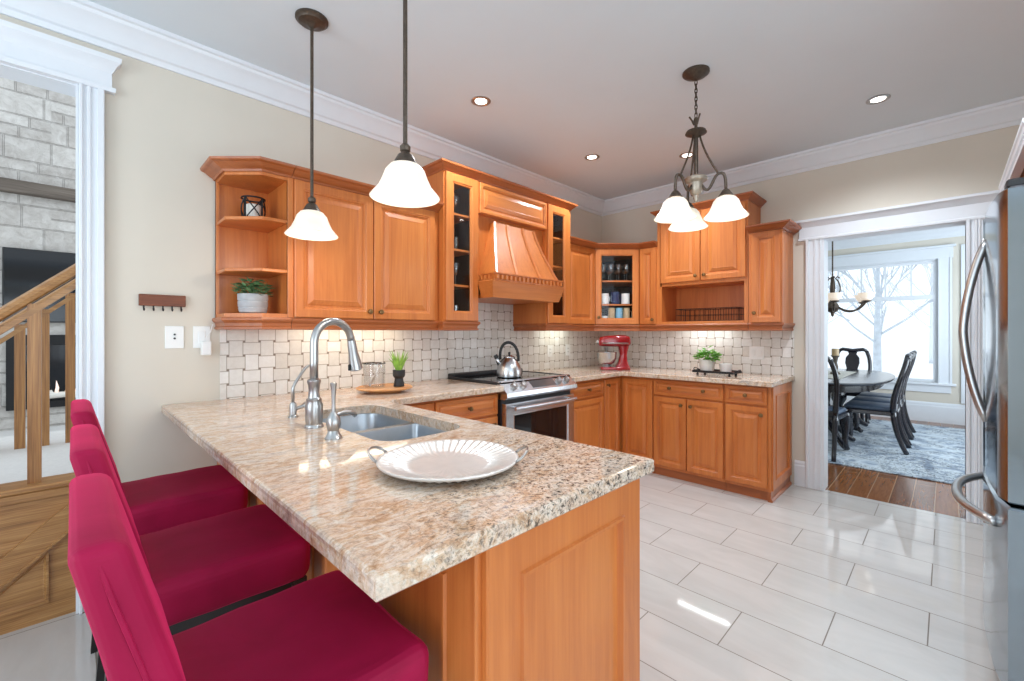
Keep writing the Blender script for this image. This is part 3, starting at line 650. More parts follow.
# cone
def sec(x0, x1, y, z): return [(x0, -.30, z-z_), (x1, -.30, z-z_), (x1, y, z-z_), (x0, y, z-z_)]
secs = []
for i in range(9):
    q = i/8; e = q**1.25; z = 2.11-.42*q
    secs.append(sec(.155-.125*e, .60+.13*e, -.405-.155*e, z))
g = G(); g.loops(secs); g.build('cone', 'wood', t, smooth=30)
for q0 in (.0, .31, .69, 1.0):
    pts = []
    for i in range(9):
        q = i/8; e = q**1.25; x0 = .155-.125*e; x1 = .60+.13*e
        pts.append((x0+(x1-x0)*q0+(0.006 if q0 == 0 else -.006 if q0 == 1 else 0), -.409-.155*e, 2.11-.42*q-z_))
    G().tube(pts, .011, 4).build('batten', 'wood', t)
g = G(); fl = [(.012, -.426), (.012, -.55), (w_-.012, -.55), (w_-.012, -.426)]
g.sweep(fl, [(-.5*.04, 0), (.0, 0), (.022, .075), (.03, .105), (.034, .115), (.026, .12), (-.02, .12)], cap=True)
g.box(.004, -.56, .112, w_-.004, -.30, .122); g.box(.03, -.54, .002, w_-.03, -.02, .03); g.build('skirt', 'wood_h', t)
g = G(); g.sweep([(.012, -.426), (.012, -.56), (w_-.012, -.56), (w_-.012, -.426)], [(-.02, .12), (.020, .12), (.020, .125), (.008, .128), (.008, .163), (.018, .166), (.018, .175), (-.02, .178)])
for i in range(17):
    x = .02+i*(w_-.05)/16; g.box(x, -.585, .129, x+.018, -.566, .16)
for i in range(4):
    for x in (-.010, w_-.006): g.box(x, -.54+i*.04, .129, x+.016, -.522+i*.04, .16)
g.build('dentil_moulding', 'wood_h', t)
# 6 single cabinet right of hood
wall_unit('single door wall cabinet between the tall glass cabinet and the corner', (-1.12, 0, Z0), 0, .46, D, 2.105, [(.012, .448, 1.362, 2.098, None, 0)], [(0, -D), (.46, -D)], [(0, -D), (.46, -D)])
# 7 diagonal corner glass cabinet
t = thing('corner_glass_cabinet', 'corner wall cabinet with an angled glass door showing mugs and glasses', 'cabinet', (0, 0, Z0)); H = 2.105-Z0
g = G()
foot = [(-.001, -.001), (-.66, -.001), (-.66, -D), (-D, -.66), (-.001, -.66)]
g.prism(foot, RH, RH+.018); g.prism(foot, H-.018, H); g.box(-.66, -.012, RH, -.001, -.001, H); g.box(-.012, -.66, RH, -.001, -.012, H)
g.box(-.66, -D, RH, -.642, -.012, H); g.box(-D, -.66, RH, -.012, -.642, H); g.build('body', 'wood', t)
g = G(); g.box(-.641, -.0135, RH+.02, -.013, -.012, H-.02); g.box(-.0135, -.641, RH+.02, -.012, -.013, H-.02); g.box(-.6415, -.33, RH+.02, -.640, -.014, H-.02); g.box(-.33, -.6415, RH+.02, -.014, -.640, H-.02); g.build('shadow_lining', 'inner', t)  # dark sheets in place of the corner interior's shade
DL = .4525
g = G(); face_frame(g, DL, 0, H-RH, RH); g.build('face_frame', 'wood', t, (-.66, -D, 0), -PI/4)
d_ = G().door(.012, RH+.003, DL-.024, H-RH-.008, 0, kind='glass', fw=.062).build('door', 'wood', t, (-.66, -D, 0), -PI/4)
G().box(.065, -.009, RH+.06, DL-.065, -.006, H-.06).build('glass_pane', 'glass', d_); knob(d_, .04, -.02, RH+.07)
for z in (1.565, 1.80): G().prism([(-.02, -.02), (-.63, -.02), (-.63, -.32), (-.32, -.63), (-.02, -.63)], z-Z0-.015, z-Z0).build('shelf', 'wood_h', t)
crown(t, [(-.66, -D), (-D, -.66)], H-.004); rail(t, [(-.66, -D), (-D, -.66)])
# 8 narrow, 9 hutch, 10 end cabinet on the right wall
wall_unit('narrow wall cabinet between the glass corner cabinet and the taller hutch', (0, -.66, Z0), RZB, .185, D, 2.105, [(.008, .177, 1.362, 2.098, .15, 1.405)], [(0, -D), (.185, -D)], [(0, -D), (.185, -D)])
t = thing('hutch_cabinet', 'tall wall hutch with two doors above an open niche', 'cabinet', (0, -.845, Z0), RZB); w_ = .80; H = 2.385-Z0
g = G(); g.box(0, -D, RH, .045, -.001, H); g.box(w_-.03, -D, RH, w_, -.001, H); g.box(.045, -.35, RH, w_-.03, -.001, RH+.024); g.box(.045, -.02, RH, w_-.03, -.001, H); g.box(.03, -D, 1.715-Z0, w_-.03, -.001, H); g.build('body', 'wood', t)
for x0, x1, kx in ((.040, .410, .375), (.416, .784, .452)):
    o = G().door(x0, 1.745-Z0, x1-x0, .625, -D).build('door', 'wood', t); knob(o, kx, -D-.02, 1.79-Z0)
crown(t, [(0, 0), (0, -D), (w_, -D), (w_, 0)], H-.004, 1.05); rail(t, [(0, -D), (w_, -D)])
wall_unit('narrow end wall cabinet at the right beside the dining doorway', (0, -1.648, Z0), RZB, .245, D, 2.105, [(.022, .238, 1.362, 2.098, .05, 1.44)], [(0, -D), (.245, -D), (.245, 0)], [(0, -D), (.245, -D), (.245, -.0)])

# base cabinets
def base_unit(label, loc, rz, w, fronts, d=.59, left=False, right=False, h=.872):
    t = thing('base_cabinet', label, 'cabinet', loc, rz)
    g = G(); g.box(0, -d, .075, w, -.012, h); g.build('body', 'wood', t)
    G().box(0, -d+.03, 0, w-(.02 if right else 0), -d+.046, .0745).build('toe_kick', 'wood_dk', t)
    if right: G().box(w-.02, -d+.0005, 0, w, -.013, .0745).sweep([(w, -d), (w, -.02)], [(0, 0), (.012, 0), (.012, .014), (.004, .024), (0, .025)]).build('base_moulding', 'wood_dk', t)
    for kind, x0, x1, z0, z1, ks in fronts:
        o = G().door(x0, z0, x1-x0, z1-z0, -d, fw=.028 if kind == 'drawer' else .055).build(kind, 'wood_h' if kind == 'drawer' else 'wood', t)
        for kx, kz in ks: knob(o, kx, -d-.02, kz)
    return t
base_unit('base cabinet with a drawer between the sink peninsula and the stove', (-3.133, 0, 0), 0, .926, [('drawer', .398, .918, .715, .855, [(.658, .785)]), ('door', .398, .918, .10, .70, [(.873, .65)]), ('door', .17, .388, .10, .855, [])])
base_unit('base cabinet with a drawer over one door to the right of the stove', (-1.402, 0, 0), 0, .512, [('drawer', .012, .505, .715, .85, [(.26, .785)]), ('door', .012, .505, .10, .70, [])])
t = thing('corner_base_cabinet', 'corner base cabinet with two tall narrow doors meeting in the corner', 'cabinet', (0, 0, 0))
G().prism([(-.012, -.012), (-.888, -.012), (-.888, -.59), (-.59, -.59), (-.59, -.935), (-.012, -.935)], .075, .872).build('body', 'wood', t)
o = G().door(.005, .10, .262, .752, 0).build('door', 'wood', t, (-.885, -.59, 0)); knob(o, .045, -.02, .80)
o = G().door(.025, .10, .305, .752, 0).build('door', 'wood', t, (-.59, -.60, 0), RZB)
G().sweep([(-.888, -.56), (-.56, -.56), (-.56, -.935)], [(-.016, 0), (0, 0), (0, .0745), (-.016, .0745)]).build('toe_kick', 'wood_dk', t)
base_unit('wide base cabinet with one long two knob drawer over two doors', (0, -.937, 0), RZB, .608, [('drawer', .006, .602, .725, .862, [(.16, .795), (.45, .795)]), ('door', .006, .301, .10, .712, [(.262, .655)]), ('door', .307, .602, .10, .712, [(.346, .655)])])
t = base_unit('end base cabinet with a drawer over a door beside the dining doorway', (0, -1.547, 0), RZB, .328, [('drawer', .010, .308, .725, .862, [(.16, .795)]), ('door', .010, .308, .10, .712, [(.27, .655)])], right=True)
G().door(.02, .08, .555, .79, 0, .012, .085, 'flat').build('end_panel', 'wood', t, (.328, -.59, 0), PI/2)

# peninsula base
PX0, PX1, PY = -3.73, -3.135, -2.17
t = thing('peninsula_base', 'cherry panelled peninsula base under the granite breakfast bar', 'cabinet', (PX0, 0, 0)); pw = PX1-PX0
g = G(); g.box(0, PY, 0, .02, -.012, .872); g.box(pw-.02, PY, 0, pw, -.68, .872); g.box(.02, PY, 0, pw-.02, PY+.02, .872); g.box(.02, PY+.02, .05, pw-.02, -.02, .07); g.build('body', 'wood', t)
G().door(.0, .0, pw, .872, PY, .016, .108, 'flat').build('end_panel', 'wood', t)
for k, y0 in enumerate((-.02, -.74, -1.46)):
    L = .72 if k < 2 else .71
    G().door(.0, .0, L, .872, 0, .016, .11, 'flat').build('bar_panel', 'wood', t, (0, y0-L, 0), -PI/2) if False else G().door(0, 0, L, .872, 0, .016, .11, 'flat').build('bar_panel', 'wood', t, (0, y0, 0), -PI/2)
for k, y0 in enumerate((-2.14, -1.66, -1.18)):
    o = G().door(.01, .10, .46, .752, 0).build('door', 'wood', t, (pw, y0, 0), PI/2); knob(o, .42, -.02, .79)

# worktops
def worktop(label, outline, holes=(), z=.915, th=.04):
    g = G(); bm = g.bm; n = len(outline)
    def off(e):
        out = []
        for i in range(n):
            P = Vector(outline[i]); a = (P-Vector(outline[i-1])).normalized(); b = (Vector(outline[(i+1) % n])-P).normalized()
            na, nb = Vector((a.y, -a.x)), Vector((b.y, -b.x)); m = (na+nb)/(1+na.dot(nb)); out.append(P-m*e)
        return out
    rings = []
    for e, dz in ((.008, 0), (.003, -.002), (0, -.007), (.001, -.016), (0, -.022), (0, -th+.004), (.004, -th)):
        rings.append([bm.verts.new((p.x, p.y, z+dz)) for p in off(e)])
    for a, b in zip(rings, rings[1:]):
        for i in range(n): bm.faces.new((a[i], a[(i+1) % n], b[(i+1) % n], b[i]))
    for top, ring in ((True, rings[0]), (False, rings[-1])):
        ed = [bm.edges.get((ring[i], ring[(i+1) % n])) for i in range(n)]
        for h in holes:
            hv = [bm.verts.new((x, y, z if top else z-th)) for x, y in h]; ed += [bm.edges.new((hv[i], hv[(i+1) % len(hv)])) for i in range(len(hv))]
            if top: ht = hv
            else: hb = hv
        bmesh.ops.triangle_fill(bm, use_beauty=True, use_dissolve=False, edges=ed)
    if holes:
        for i in range(len(ht)): bm.faces.new((ht[i], ht[(i+1) % len(ht)], hb[(i+1) % len(ht)], hb[i]))
    return tag(g.build('worktop', 'granite'), label, 'worktop')
def rrect(x0, y0, x1, y1, r, k=6):
    out = []
    for cx, cy, a in ((x1-r, y1-r, 0), (x0+r, y1-r, PI/2), (x0+r, y0+r, PI), (x1-r, y0+r, 1.5*PI)):
        for i in range(k+1): out.append((cx+r*math.cos(a+i*PI/2/k), cy+r*math.sin(a+i*PI/2/k)))
    return out
SX0, SX1, SY0, SY1 = -3.575, -3.215, -1.51, -.735
worktop('speckled beige granite peninsula worktop with a bar overhang and sink cutout', [(-3.979, -.001), (-3.979, -2.215), (-3.108, -2.215), (-3.108, -.72), (-3.048, -.66), (-2.207, -.66), (-2.207, -.001)][::1], [rrect(SX0, SY0, SX1, SY1, .09)])
worktop('speckled granite worktop wrapping the far corner beside the stove', [(-1.405, -.001), (-1.405, -.66), (-.66, -.66), (-.66, -1.905), (-.001, -1.905), (-.001, -.001)])

# sink
t = thing('kitchen_sink', 'undermount stainless double bowl sink in the peninsula', 'sink', (0, 0, .62))
def rrect4(x0, y0, x1, y1, rs, k=6):
    out = []
    for sx, sy, a, r in ((1, 1, 0, rs[0]), (0, 1, PI/2, rs[1]), (0, 0, PI, rs[2]), (1, 0, 1.5*PI, rs[3])):
        cx = x1-r if sx else x0+r; cy = y1-r if sy else y0+r
        for i in range(k+1): out.append((cx+r*math.cos(a+i*PI/2/k), cy+r*math.sin(a+i*PI/2/k)))
    return out
def bowl(x0, y0, x1, y1, zt, depth, near):
    g = G(); rs = []
    for e, z, r in ((-.012, 0, .09), (0, 0, .085), (.004, -.01, .08), (.012, -depth+.04, .075), (.03, -depth+.008, .06), (.06, -depth, .05)):
        rs.append([(x, y, zt-.62+z) for x, y in rrect4(x0+e, y0+e, x1-e, y1-e, (r*.3, r*.3, r, r) if near else (r, r, r*.3, r*.3))])
    g.loops(rs, (False, True)); return g.build('bowl', 'sinksteel', t, smooth=50)
bowl(SX0-.004, -1.10, SX1+.004, SY1+.004, .874, .2, False); bowl(SX0-.004, SY0-.004, SX1+.004, -1.132, .874, .2, True)
g = G(); g.box(SX0-.003, -1.134, .842-.62, SX1+.003, -1.098, .873-.62, .006, 2); g.build('divider', 'sinksteel', t)
for y in (-.92, -1.32): G().lathe([(.001, .0), (.02, .0), (.04, .004), (.045, .001)], (-3.395, y, .055), 20).build('drain', 'nickel', t, smooth=True)
# faucet
t = thing('kitchen_faucet', 'tall gooseneck brushed nickel pull down faucet behind the sink', 'faucet', (-3.638, -1.083, .915), math.radians(15))
G().lathe([(.034, 0), (.034, .006), (.030, .012), (.032, .03), (.032, .085), (.027, .10), (.028, .104), (.028, .109), (.022, .114), (.019, .135), (.021, .162), (.025, .174), (.025, .181), (.0165, .187)], seg=28).build('body', 'nickel', t, smooth=35)
R_ = .088; zc = .322
G().tube([(0, 0, .17), (0, 0, .25)]+arc((R_, 0, zc), R_, PI, .12, 18), .0155, 14).build('neck', 'nickel', t, smooth=True)
a_ = .12; e_ = Vector((R_+R_*math.cos(a_), 0, zc+R_*math.sin(a_))); dr = Vector((.20, 0, -1)).normalized()
G().tube([e_, e_+dr*.02, e_+dr*.05, e_+dr*.10, e_+dr*.125, e_+dr*.13], [.016, .018, .019, .026, .029, .022], 16).build('spray_head', 'nickel', t, smooth=40)
G().box(.160, -.004, .205, .172, .004, .232, .003).build('spray_button', 'rubber', t)
# soap dispenser with tall lever
t = thing('faucet_handle', 'nickel bell shaped side handle with a tall flared lever beside the faucet', 'faucet handle', (-3.662, -1.318, .915), .35)
G().lathe([(.029, 0), (.029, .005), (.022, .014), (.018, .028), (.021, .034), (.024, .05), (.022, .07), (.013, .083), (.009, .092)], seg=24).build('base', 'nickel', t, smooth=35)
G().lathe([(.007, .09), (.006, .115), (.007, .15), (.0095, .178), (.011, .19), (.0085, .193)], seg=16).build('lever', 'nickel', t, smooth=35)
t2 = G().tube(bez((.0, 0, .075), (.04, 0, .085), (.08, 0, .085), (.10, 0, .062), 10), [.008]*11, 10).build('spout', 'nickel', t, smooth=True)
# filter tap
t = thing('filter_tap', 'slim nickel filtered water tap with bent spout left of the faucet', 'tap', (-3.624, -.813, .915), math.radians(20))
G().lathe([(.020, 0), (.020, .005), (.014, .010), (.014, .055), (.010, .064)], seg=20).build('body', 'nickel', t, smooth=35)
G().tube([(0, 0, .06), (0, 0, .125), (.01, 0, .145), (.06, 0, .205), (.075, 0, .216), (.10, 0, .218), (.11, 0, .21)], .0065, 10).build('spout', 'nickel', t, smooth=True)
G().tube([(0, 0, .03), (.03, -.02, .042), (.055, -.036, .062)], [.007, .008, .011], 10).build('handle', 'nickel', t, smooth=True)

# range
t = thing('range', 'stainless slide in electric range with black glass cooktop', 'range', (-2.2, 0, 0)); w_ = .79
g = G(); g.box(.004, -.62, .02, w_-.004, -.02, .90); g.build('body', 'rubber', t)
G().box(.0, -.62, .90, w_, -.015, .930, .003).build('cooktop', 'blackglass', t)
g = G(); g.box(-.004, -.615, .916, .012, -.02, .934, .003); g.box(w_-.012, -.615, .916, w_+.004, -.02, .934, .003); g.build('side_trim', 'rubber', t)
G().box(.0, -.085, .928, w_, -.012, .957, .008, 2).build('rear_vent', 'rubber', t)
p = [(-.585, .935), (-.600, .938), (-.685, .862), (-.690, .835), (-.665, .815), (-.585, .815)]
o = G().loops([[(x, y, z) for y, z in p] for x in (-.003, w_+.003)]).build('control_panel', 'steel', t)
nd = Vector((0, -.076, .085)).normalized()*-1; nrm = Vector((0, -.667, .745))
def onp(x, f): return Vector((x, -.600-.085*f, .938-.076*f))
for x in (.10, .195, .60, .695):
    T0 = G(); T0.T = Matrix.Translation(onp(x, .55)) @ Vector((0, 0, 1)).rotation_difference(nrm).to_matrix().to_4x4()
    T0.lathe([(.028, 0), (.027, .006), (.022, .008), (.022, .024), (.019, .03), (.004, .031)], seg=20); T0.box(-.004, -.021, .028, .004, .021, .036, .002); T0.build('knob', 'nickel', o, smooth=35)
g = G(); g.T = Matrix.Translation(onp(.42, .5)) @ Vector((0, 0, 1)).rotation_difference(nrm).to_matrix().to_4x4(); g.box(-.135, -.035, 0, .135, .035, .002); g.build('display', 'smoke', o)
o = thing('x', '', ''); bpy.data.objects.remove(o)
g = G(); g.door(.008, .22, w_-.016, .565, -.62, .045, .09, 'glass'); g.box(.09, -.63, .30, w_-.09, -.622, .70); o = g.build('oven_door', 'steel', t)
G().box(.098, -.656, .31, w_-.098, -.650, .694).build('oven_window', 'blackglass', o)
g = G(); g.tube([(.05, -.715, .755), (w_-.05, -.715, .755)], .014, 14)
for x in (.085, w_-.085): g.tube([(x, -.66, .755), (x, -.715, .755)], .011, 10)
g.build('handle', 'steel', o, smooth=40)
G().door(.008, .06, w_-.016, .15, -.62, .04, .05, 'slab').build('drawer', 'steel', t)
# kettle
t = thing('kettle', 'round stainless tea kettle with black arched handle on the cooktop', 'kettle', (-1.868, -.37, .9305), math.radians(135)); t.scale = (1, 1, 1.1)
G().lathe([(.092, 0), (.100, .006), (.101, .02), (.098, .05), (.088, .085), (.07, .115), (.05, .135), (.045, .14)], seg=32).build('body', 'steel', t, smooth=35)
o = G().lathe([(.046, .138), (.044, .146), (.02, .156), (.006, .158)], seg=24).build('lid', 'steel', t, smooth=40)
G().lathe([(.006, .156), (.009, .165), (.011, .175), (.004, .18)], seg=14).build('lid_knob', 'rubber', o, smooth=40)
o = G().tube([(.07, 0, .09), (.09, 0, .115), (.105, 0, .145)], [.022, .016, .014], 14).build('spout', 'steel', t, smooth=True)
G().tube([(.098, 0, .135), (.110, 0, .158)], [.018, .015], 12).build('spout_cap', 'rubber', o, smooth=40)
G().tube(bez((.07, 0, .125), (.095, 0, .29), (-.08, 0, .29), (-.072, 0, .115), 16), [.011]*17, 10, flat=1.3).build('handle', 'rubber', t, smooth=True)

# ------------------------------------------------------------------ refrigerator and the trim over it
FX, FY = -2.155, -2.944; FW = .912
t = thing('refrigerator', 'tall stainless french door refrigerator at the right edge', 'refrigerator', (FX, FY, 0))
G().box(.004, -.74, .02, FW-.004, -.075, 1.765, .004).build('body', 'steel', t)
def cdoor(x0, x1, z0, z1):
    n = 8; ri = []
    bow = lambda x: .022*(1-((x-FW/2)/(FW/2))**2)
    for z, e in ((z0, .008), (z0+.008, 0), (z1-.008, 0), (z1, .008)):
        fr = [(x0+e+(x1-x0-2*e)*i/n) for i in range(n+1)]
        ri.append([(x, bow(x)-e-(.012 if (i in (0, n)) else 0), z) for i, x in enumerate(fr)]+[(x1-e, -.07, z), (x0+e, -.07, z)])
    return G().loops(ri)
d1 = cdoor(.0, FW/2-.003, .722, 1.755).build('door', 'fridge', t, smooth=30)
d2 = cdoor(FW/2+.003, FW, .722, 1.755).build('door', 'fridge', t, smooth=30)
d3 = cdoor(.0, FW, .10, .712).build('freezer_drawer', 'fridge', t, smooth=30)
for d, x in ((d1, FW/2-.045), (d2, FW/2+.045)):
    G().tube(bez((x, .015, 1.645), (x, .058, 1.54), (x, .080, 1.36), (x, .082, 1.285), 10)[:-1]+bez((x, .082, 1.285), (x, .080, 1.21), (x, .058, 1.03), (x, .015, .93), 10), .0135, 12).build('handle', 'nickel', d, smooth=True)
G().tube(bez((.11, .008, .625), (.22, .088, .625), (.36, .10, .625), (FW/2, .10, .625), 10)[:-1]+bez((FW/2, .10, .625), (.552, .10, .625), (.69, .088, .625), (FW-.11, .008, .625), 10), .016, 12).build('handle', 'nickel', d3, smooth=True)
for x in (.02, FW-.10): G().box(x, -.09, 1.755, x+.08, -.01, 1.782, .005).build('hinge_cover', 'rubber', t)
G().box(.01, -.06, .02, FW-.01, -.03, .095).build('toe_grille', 'rubber', t)
g = G(); g.sweep([(-1.25, -3.0), (-2.15, -3.0), (-2.15, -3.70)], [(-.02, 1.895), (.006, 1.895), (.008, 1.905), (-.002, 1.91), (.0, 1.925), (.008, 1.93), (.010, 1.945), (.014, 1.95), (.014, 1.962), (-.02, 1.962)]); structure(g.build('trim_10', 'trim'))
tag(G().box(-.45, -.35, 0, .45, .33, .155, .003).build('bridge_cabinet', 'wood_h', loc=(-1.69, -3.36, 1.80)), 'cherry wood bridge cabinet above the refrigerator under a white cornice', 'cabinet')

# ------------------------------------------------------------------ lights
def bell_shade(par, c, zb, k):
    o = [(.036, .119), (.052, .113), (.068, .094), (.078, .066), (.092, .036), (.114, .010), (.120, .002), (.118, 0), (.110, .006), (.088, .034), (.073, .066), (.062, .094), (.03, .114)]
    G().lathe([(r*k, zb+z*k) for r, z in o], c, 38, (False, False)).build('shade', 'shade', par, smooth=True)
    G().lathe([(.002, zb+.008), (.022, zb+.018), (.029, zb+.043), (.022, zb+.068), (.012, zb+.095)], c, 18).build('bulb', 'bulb', par, smooth=True)
def pendant(label, x, y):
    t = thing('pendant_lamp', label, 'pendant lamp', (x, y, HC), 0, None); zb = 1.735-HC
    G().lathe([(.072, 0), (.072, -.008), (.062, -.014), (.058, -.02), (.04, -.026), (.02, -.032), (.01, -.042)], seg=28).build('canopy', 'bronze', t, smooth=35)
    G().tube([(0, 0, -.03), (0, 0, zb+.15)], .0075, 10).build('rod', 'bronze', t, smooth=40)
    G().lathe([(.009, zb+.185), (.018, zb+.175), (.017, zb+.160), (.012, zb+.155), (.024, zb+.146), (.036, zb+.124), (.040, zb+.114)], seg=20).build('socket_cap', 'bronze', t, smooth=35)
    bell_shade(t, (0, 0, 0), zb, .97)
    lamp('bulb_light', 'POINT', (0, 0, zb-.02), 2.5, (1, .86, .68), t, shadow_soft_size=.05)
    return t
pendant('white bell glass pendant lamp nearer the wall cabinets', -3.5, -.694)
pendant('white bell glass pendant lamp nearer the camera over the peninsula', -3.5, -1.513)
CX, CY = -1.802, -1.806
t = thing('chandelier', 'three light bronze chandelier with bell shades hanging from the kitchen ceiling', 'chandelier', (CX, CY, HC))
G().lathe([(.072, 0), (.072, -.01), (.06, -.02), (.03, -.034), (.012, -.045)], seg=28).build('canopy', 'bronze', t, smooth=35)
g = G()
for k in range(9):
    z = -.05-k*.023; pts = [(.007*math.cos(a), 0, z-.011+.017*math.sin(a)) if k % 2 else (0, .007*math.cos(a), z-.011+.017*math.sin(a)) for a in [2*PI*i/10 for i in range(11)]]
    g.tube(pts, .0028, 5)
g.build('chain', 'bronze', t, smooth=True)
g = G(); g.lathe([(.01, -.26), (.014, -.275), (.008, -.30), (.01, -.32), (.052, -.335), (.058, -.348), (.03, -.362), (.012, -.375), (.012, -.58), (.016, -.60)], seg=24); g.build('column', 'bronze', t, smooth=35)
G().lathe([(.016, -.595), (.056, -.598), (.063, -.606), (.058, -.618), (.038, -.63), (.036, -.668), (.028, -.69), (.014, -.70), (.016, -.715), (.008, -.735)], seg=26).build('hub', 'champagne', t, smooth=35)
for k in range(3):
    a = k*2*PI/3; G().tube([(.01*math.cos(a), .01*math.sin(a), -.30), (.02*math.cos(a), .02*math.sin(a), -.275), (.035*math.cos(a), .035*math.sin(a), -.25)], .005, 6).build('crown_leaf', 'bronze', t)
ang0 = math.radians(39)
for k in range(3):
    a = ang0+k*2*PI/3; r = Matrix.Rotation(a, 3, 'Z'); RR = .155
    pts = bez((.02, 0, -.36), (.04, 0, -.46), (.085, 0, -.54), (.115, 0, -.597), 10)
    pts2 = bez((.03, 0, -.645), (.075, 0, -.74), (.085, 0, -.605), (.12, 0, -.60), 10)+bez((.12, 0, -.60), (.148, 0, -.597), (RR, 0, -.61), (RR, 0, -.705), 6)[1:]
    G().tube([tuple(r @ Vector(p)) for p in pts], .0055, 7).build('brace', 'bronze', t, smooth=True)
    am = G().tube([tuple(r @ Vector(p)) for p in pts2], .008, 8).build('arm', 'bronze', t, smooth=True)
    c = tuple(r @ Vector((RR, 0, 0))); zb = -.847
    G().lathe([(.01, zb+.155), (.02, zb+.146), (.034, zb+.124), (.04, zb+.114)], c, 18).build('socket_cap', 'bronze', am, smooth=35)
    bell_shade(am, c, zb, .94); lamp('bulb_light', 'POINT', (c[0], c[1], zb-.02), 1.2, (1, .88, .72), am, shadow_soft_size=.05)
for x, y, lab in ((-2.457, -.707, 'lit recessed ceiling light above the stove'), (-1.212, -.697, 'lit recessed ceiling light near the far corner'), (-.701, -2.506, 'lit recessed ceiling light in front of the dining doorway'), (-2.45, -2.5, 'unseen recessed ceiling light added to brighten the cabinets, by the refrigerator side'), (-.689, -1.281, 'lit recessed ceiling light half hidden behind the chandelier chain')):  # the one by the refrigerator is unseen, added to brighten the far cabinets
    t = thing('recessed_light', lab, 'ceiling light', (x, y, HC))
    G().lathe([(.062, .0), (.062, -.004), (.05, -.008), (.040, -.004), (.036, .0)], seg=28, cap=(False, False)).build('trim_ring', 'nickel', t, smooth=40)
    G().lathe([(.001, -.002), (.038, -.002)], seg=24, cap=(False, False)).build('lens', 'lens', t)
    lamp('spot_light', 'SPOT', (0, 0, -.03), 55 if x < -2 and y < -2 else 50, (.84, .92, 1), t, spot_size=math.radians(105 if x > -.69 and y > -2 else 142), spot_blend=.8, shadow_soft_size=.05)
# under cabinet strips
def strip(label, loc, L, power, col, rz=0):
    t = thing('under_cabinet_light', label, 'light', loc, rz)
    G().box(-L/2, -.02, -.012, L/2, .02, 0, .003).build('housing', 'plate', t)
    lamp('strip_light', 'AREA', (0, 0, -.014), power, col, t, shape='RECTANGLE', size=L*.9, size_y=.022)
strip('slim warm light strip under the double door wall cabinet', (-3.0, -.13, 1.358), .8, 1.6, (1, .88, .68))
strip('slim light strip under the hutch on the right wall', (-.13, -1.19, 1.358), .52, 1.1, (.96, 1, 1), RZB)
strip('slim cool light strip under the single door wall cabinet', (-.90, -.13, 1.358), .4, 1.0, (.92, 1, .88))

# ------------------------------------------------------------------ bar stools
def stool(label, y):
    t = thing('bar_stool', label, 'bar stool', (-4.055, y, 0))
    # seat: soft box
    g = G(); g.prism([(-.155, -.208), (.272, -.215), (.272, .215), (-.155, .208)], .535, .657, .034, 4, 4, .006); g.build('seat_cover', 'velvet', t, smooth=True)
    prof = [(-.150, .52), (-.215, .86), (-.250, 1.015), (-.192, 1.015), (-.112, .72), (-.080, .52)]
    g = G(); g.T = Matrix.Translation((0, .208, 0)) @ Matrix.Rotation(PI/2, 4, 'X'); g.prism([(x, z) for x, z in prof], 0, .416, .020, 4, 3, .0015); o = g.build('backrest_cover', 'velvet', t, smooth=True)
    for s_ in (-1, 1):
        pts = [(x-.0+.028*(1 if x < -.15 else -1)*.9, s_*.2115, z) for x, z in ((-.150, .56), (-.195, .80), (-.226, .95), (-.230, 1.004))]
        pts = [(-.115, s_*.2095, .56), (-.160, s_*.2095, .78), (-.205, s_*.2095, .94), (-.218, s_*.2055, .99), (-.221, s_*.195, 1.008)]
        G().tube(pts, .0032, 6).build('seam', 'velvet', o, smooth=True)
    for sx in (-1, 1):
        for s_ in (-1, 1):
            x = .24 if sx > 0 else -.135; xb = .245 if sx > 0 else -.175
            g = G(); g.loops([[(xx-h, s_*.18-h, z), (xx+h, s_*.18-h, z), (xx+h, s_*.18+h, z), (xx-h, s_*.18+h, z)] for xx, z, h in ((xb, 0, .015), (x, .54, .021))]); g.build('leg', 'espresso', t)
    g = G(); g.box(-.155, -.19, .50, .25, -.165, .545); g.box(-.155, .165, .50, .25, .19, .545); g.box(.225, -.19, .50, .25, .19, .545); g.box(-.155, -.19, .50, -.13, .19, .545); g.build('apron', 'espresso', t)
    for s_ in (-1, 1): G().box(-.155, s_*.18-.01, .20, .24, s_*.18+.01, .235).build('stretcher', 'espresso', t)
    G().box(.233, -.18, .15, .253, .18, .185).build('foot_rail', 'espresso', t)
    return t
stool('red velvet bar stool nearest the camera', -1.868)
stool('red velvet bar stool in the middle of the three', -1.238)
stool('red velvet bar stool farthest along, beside the wall', -.565)

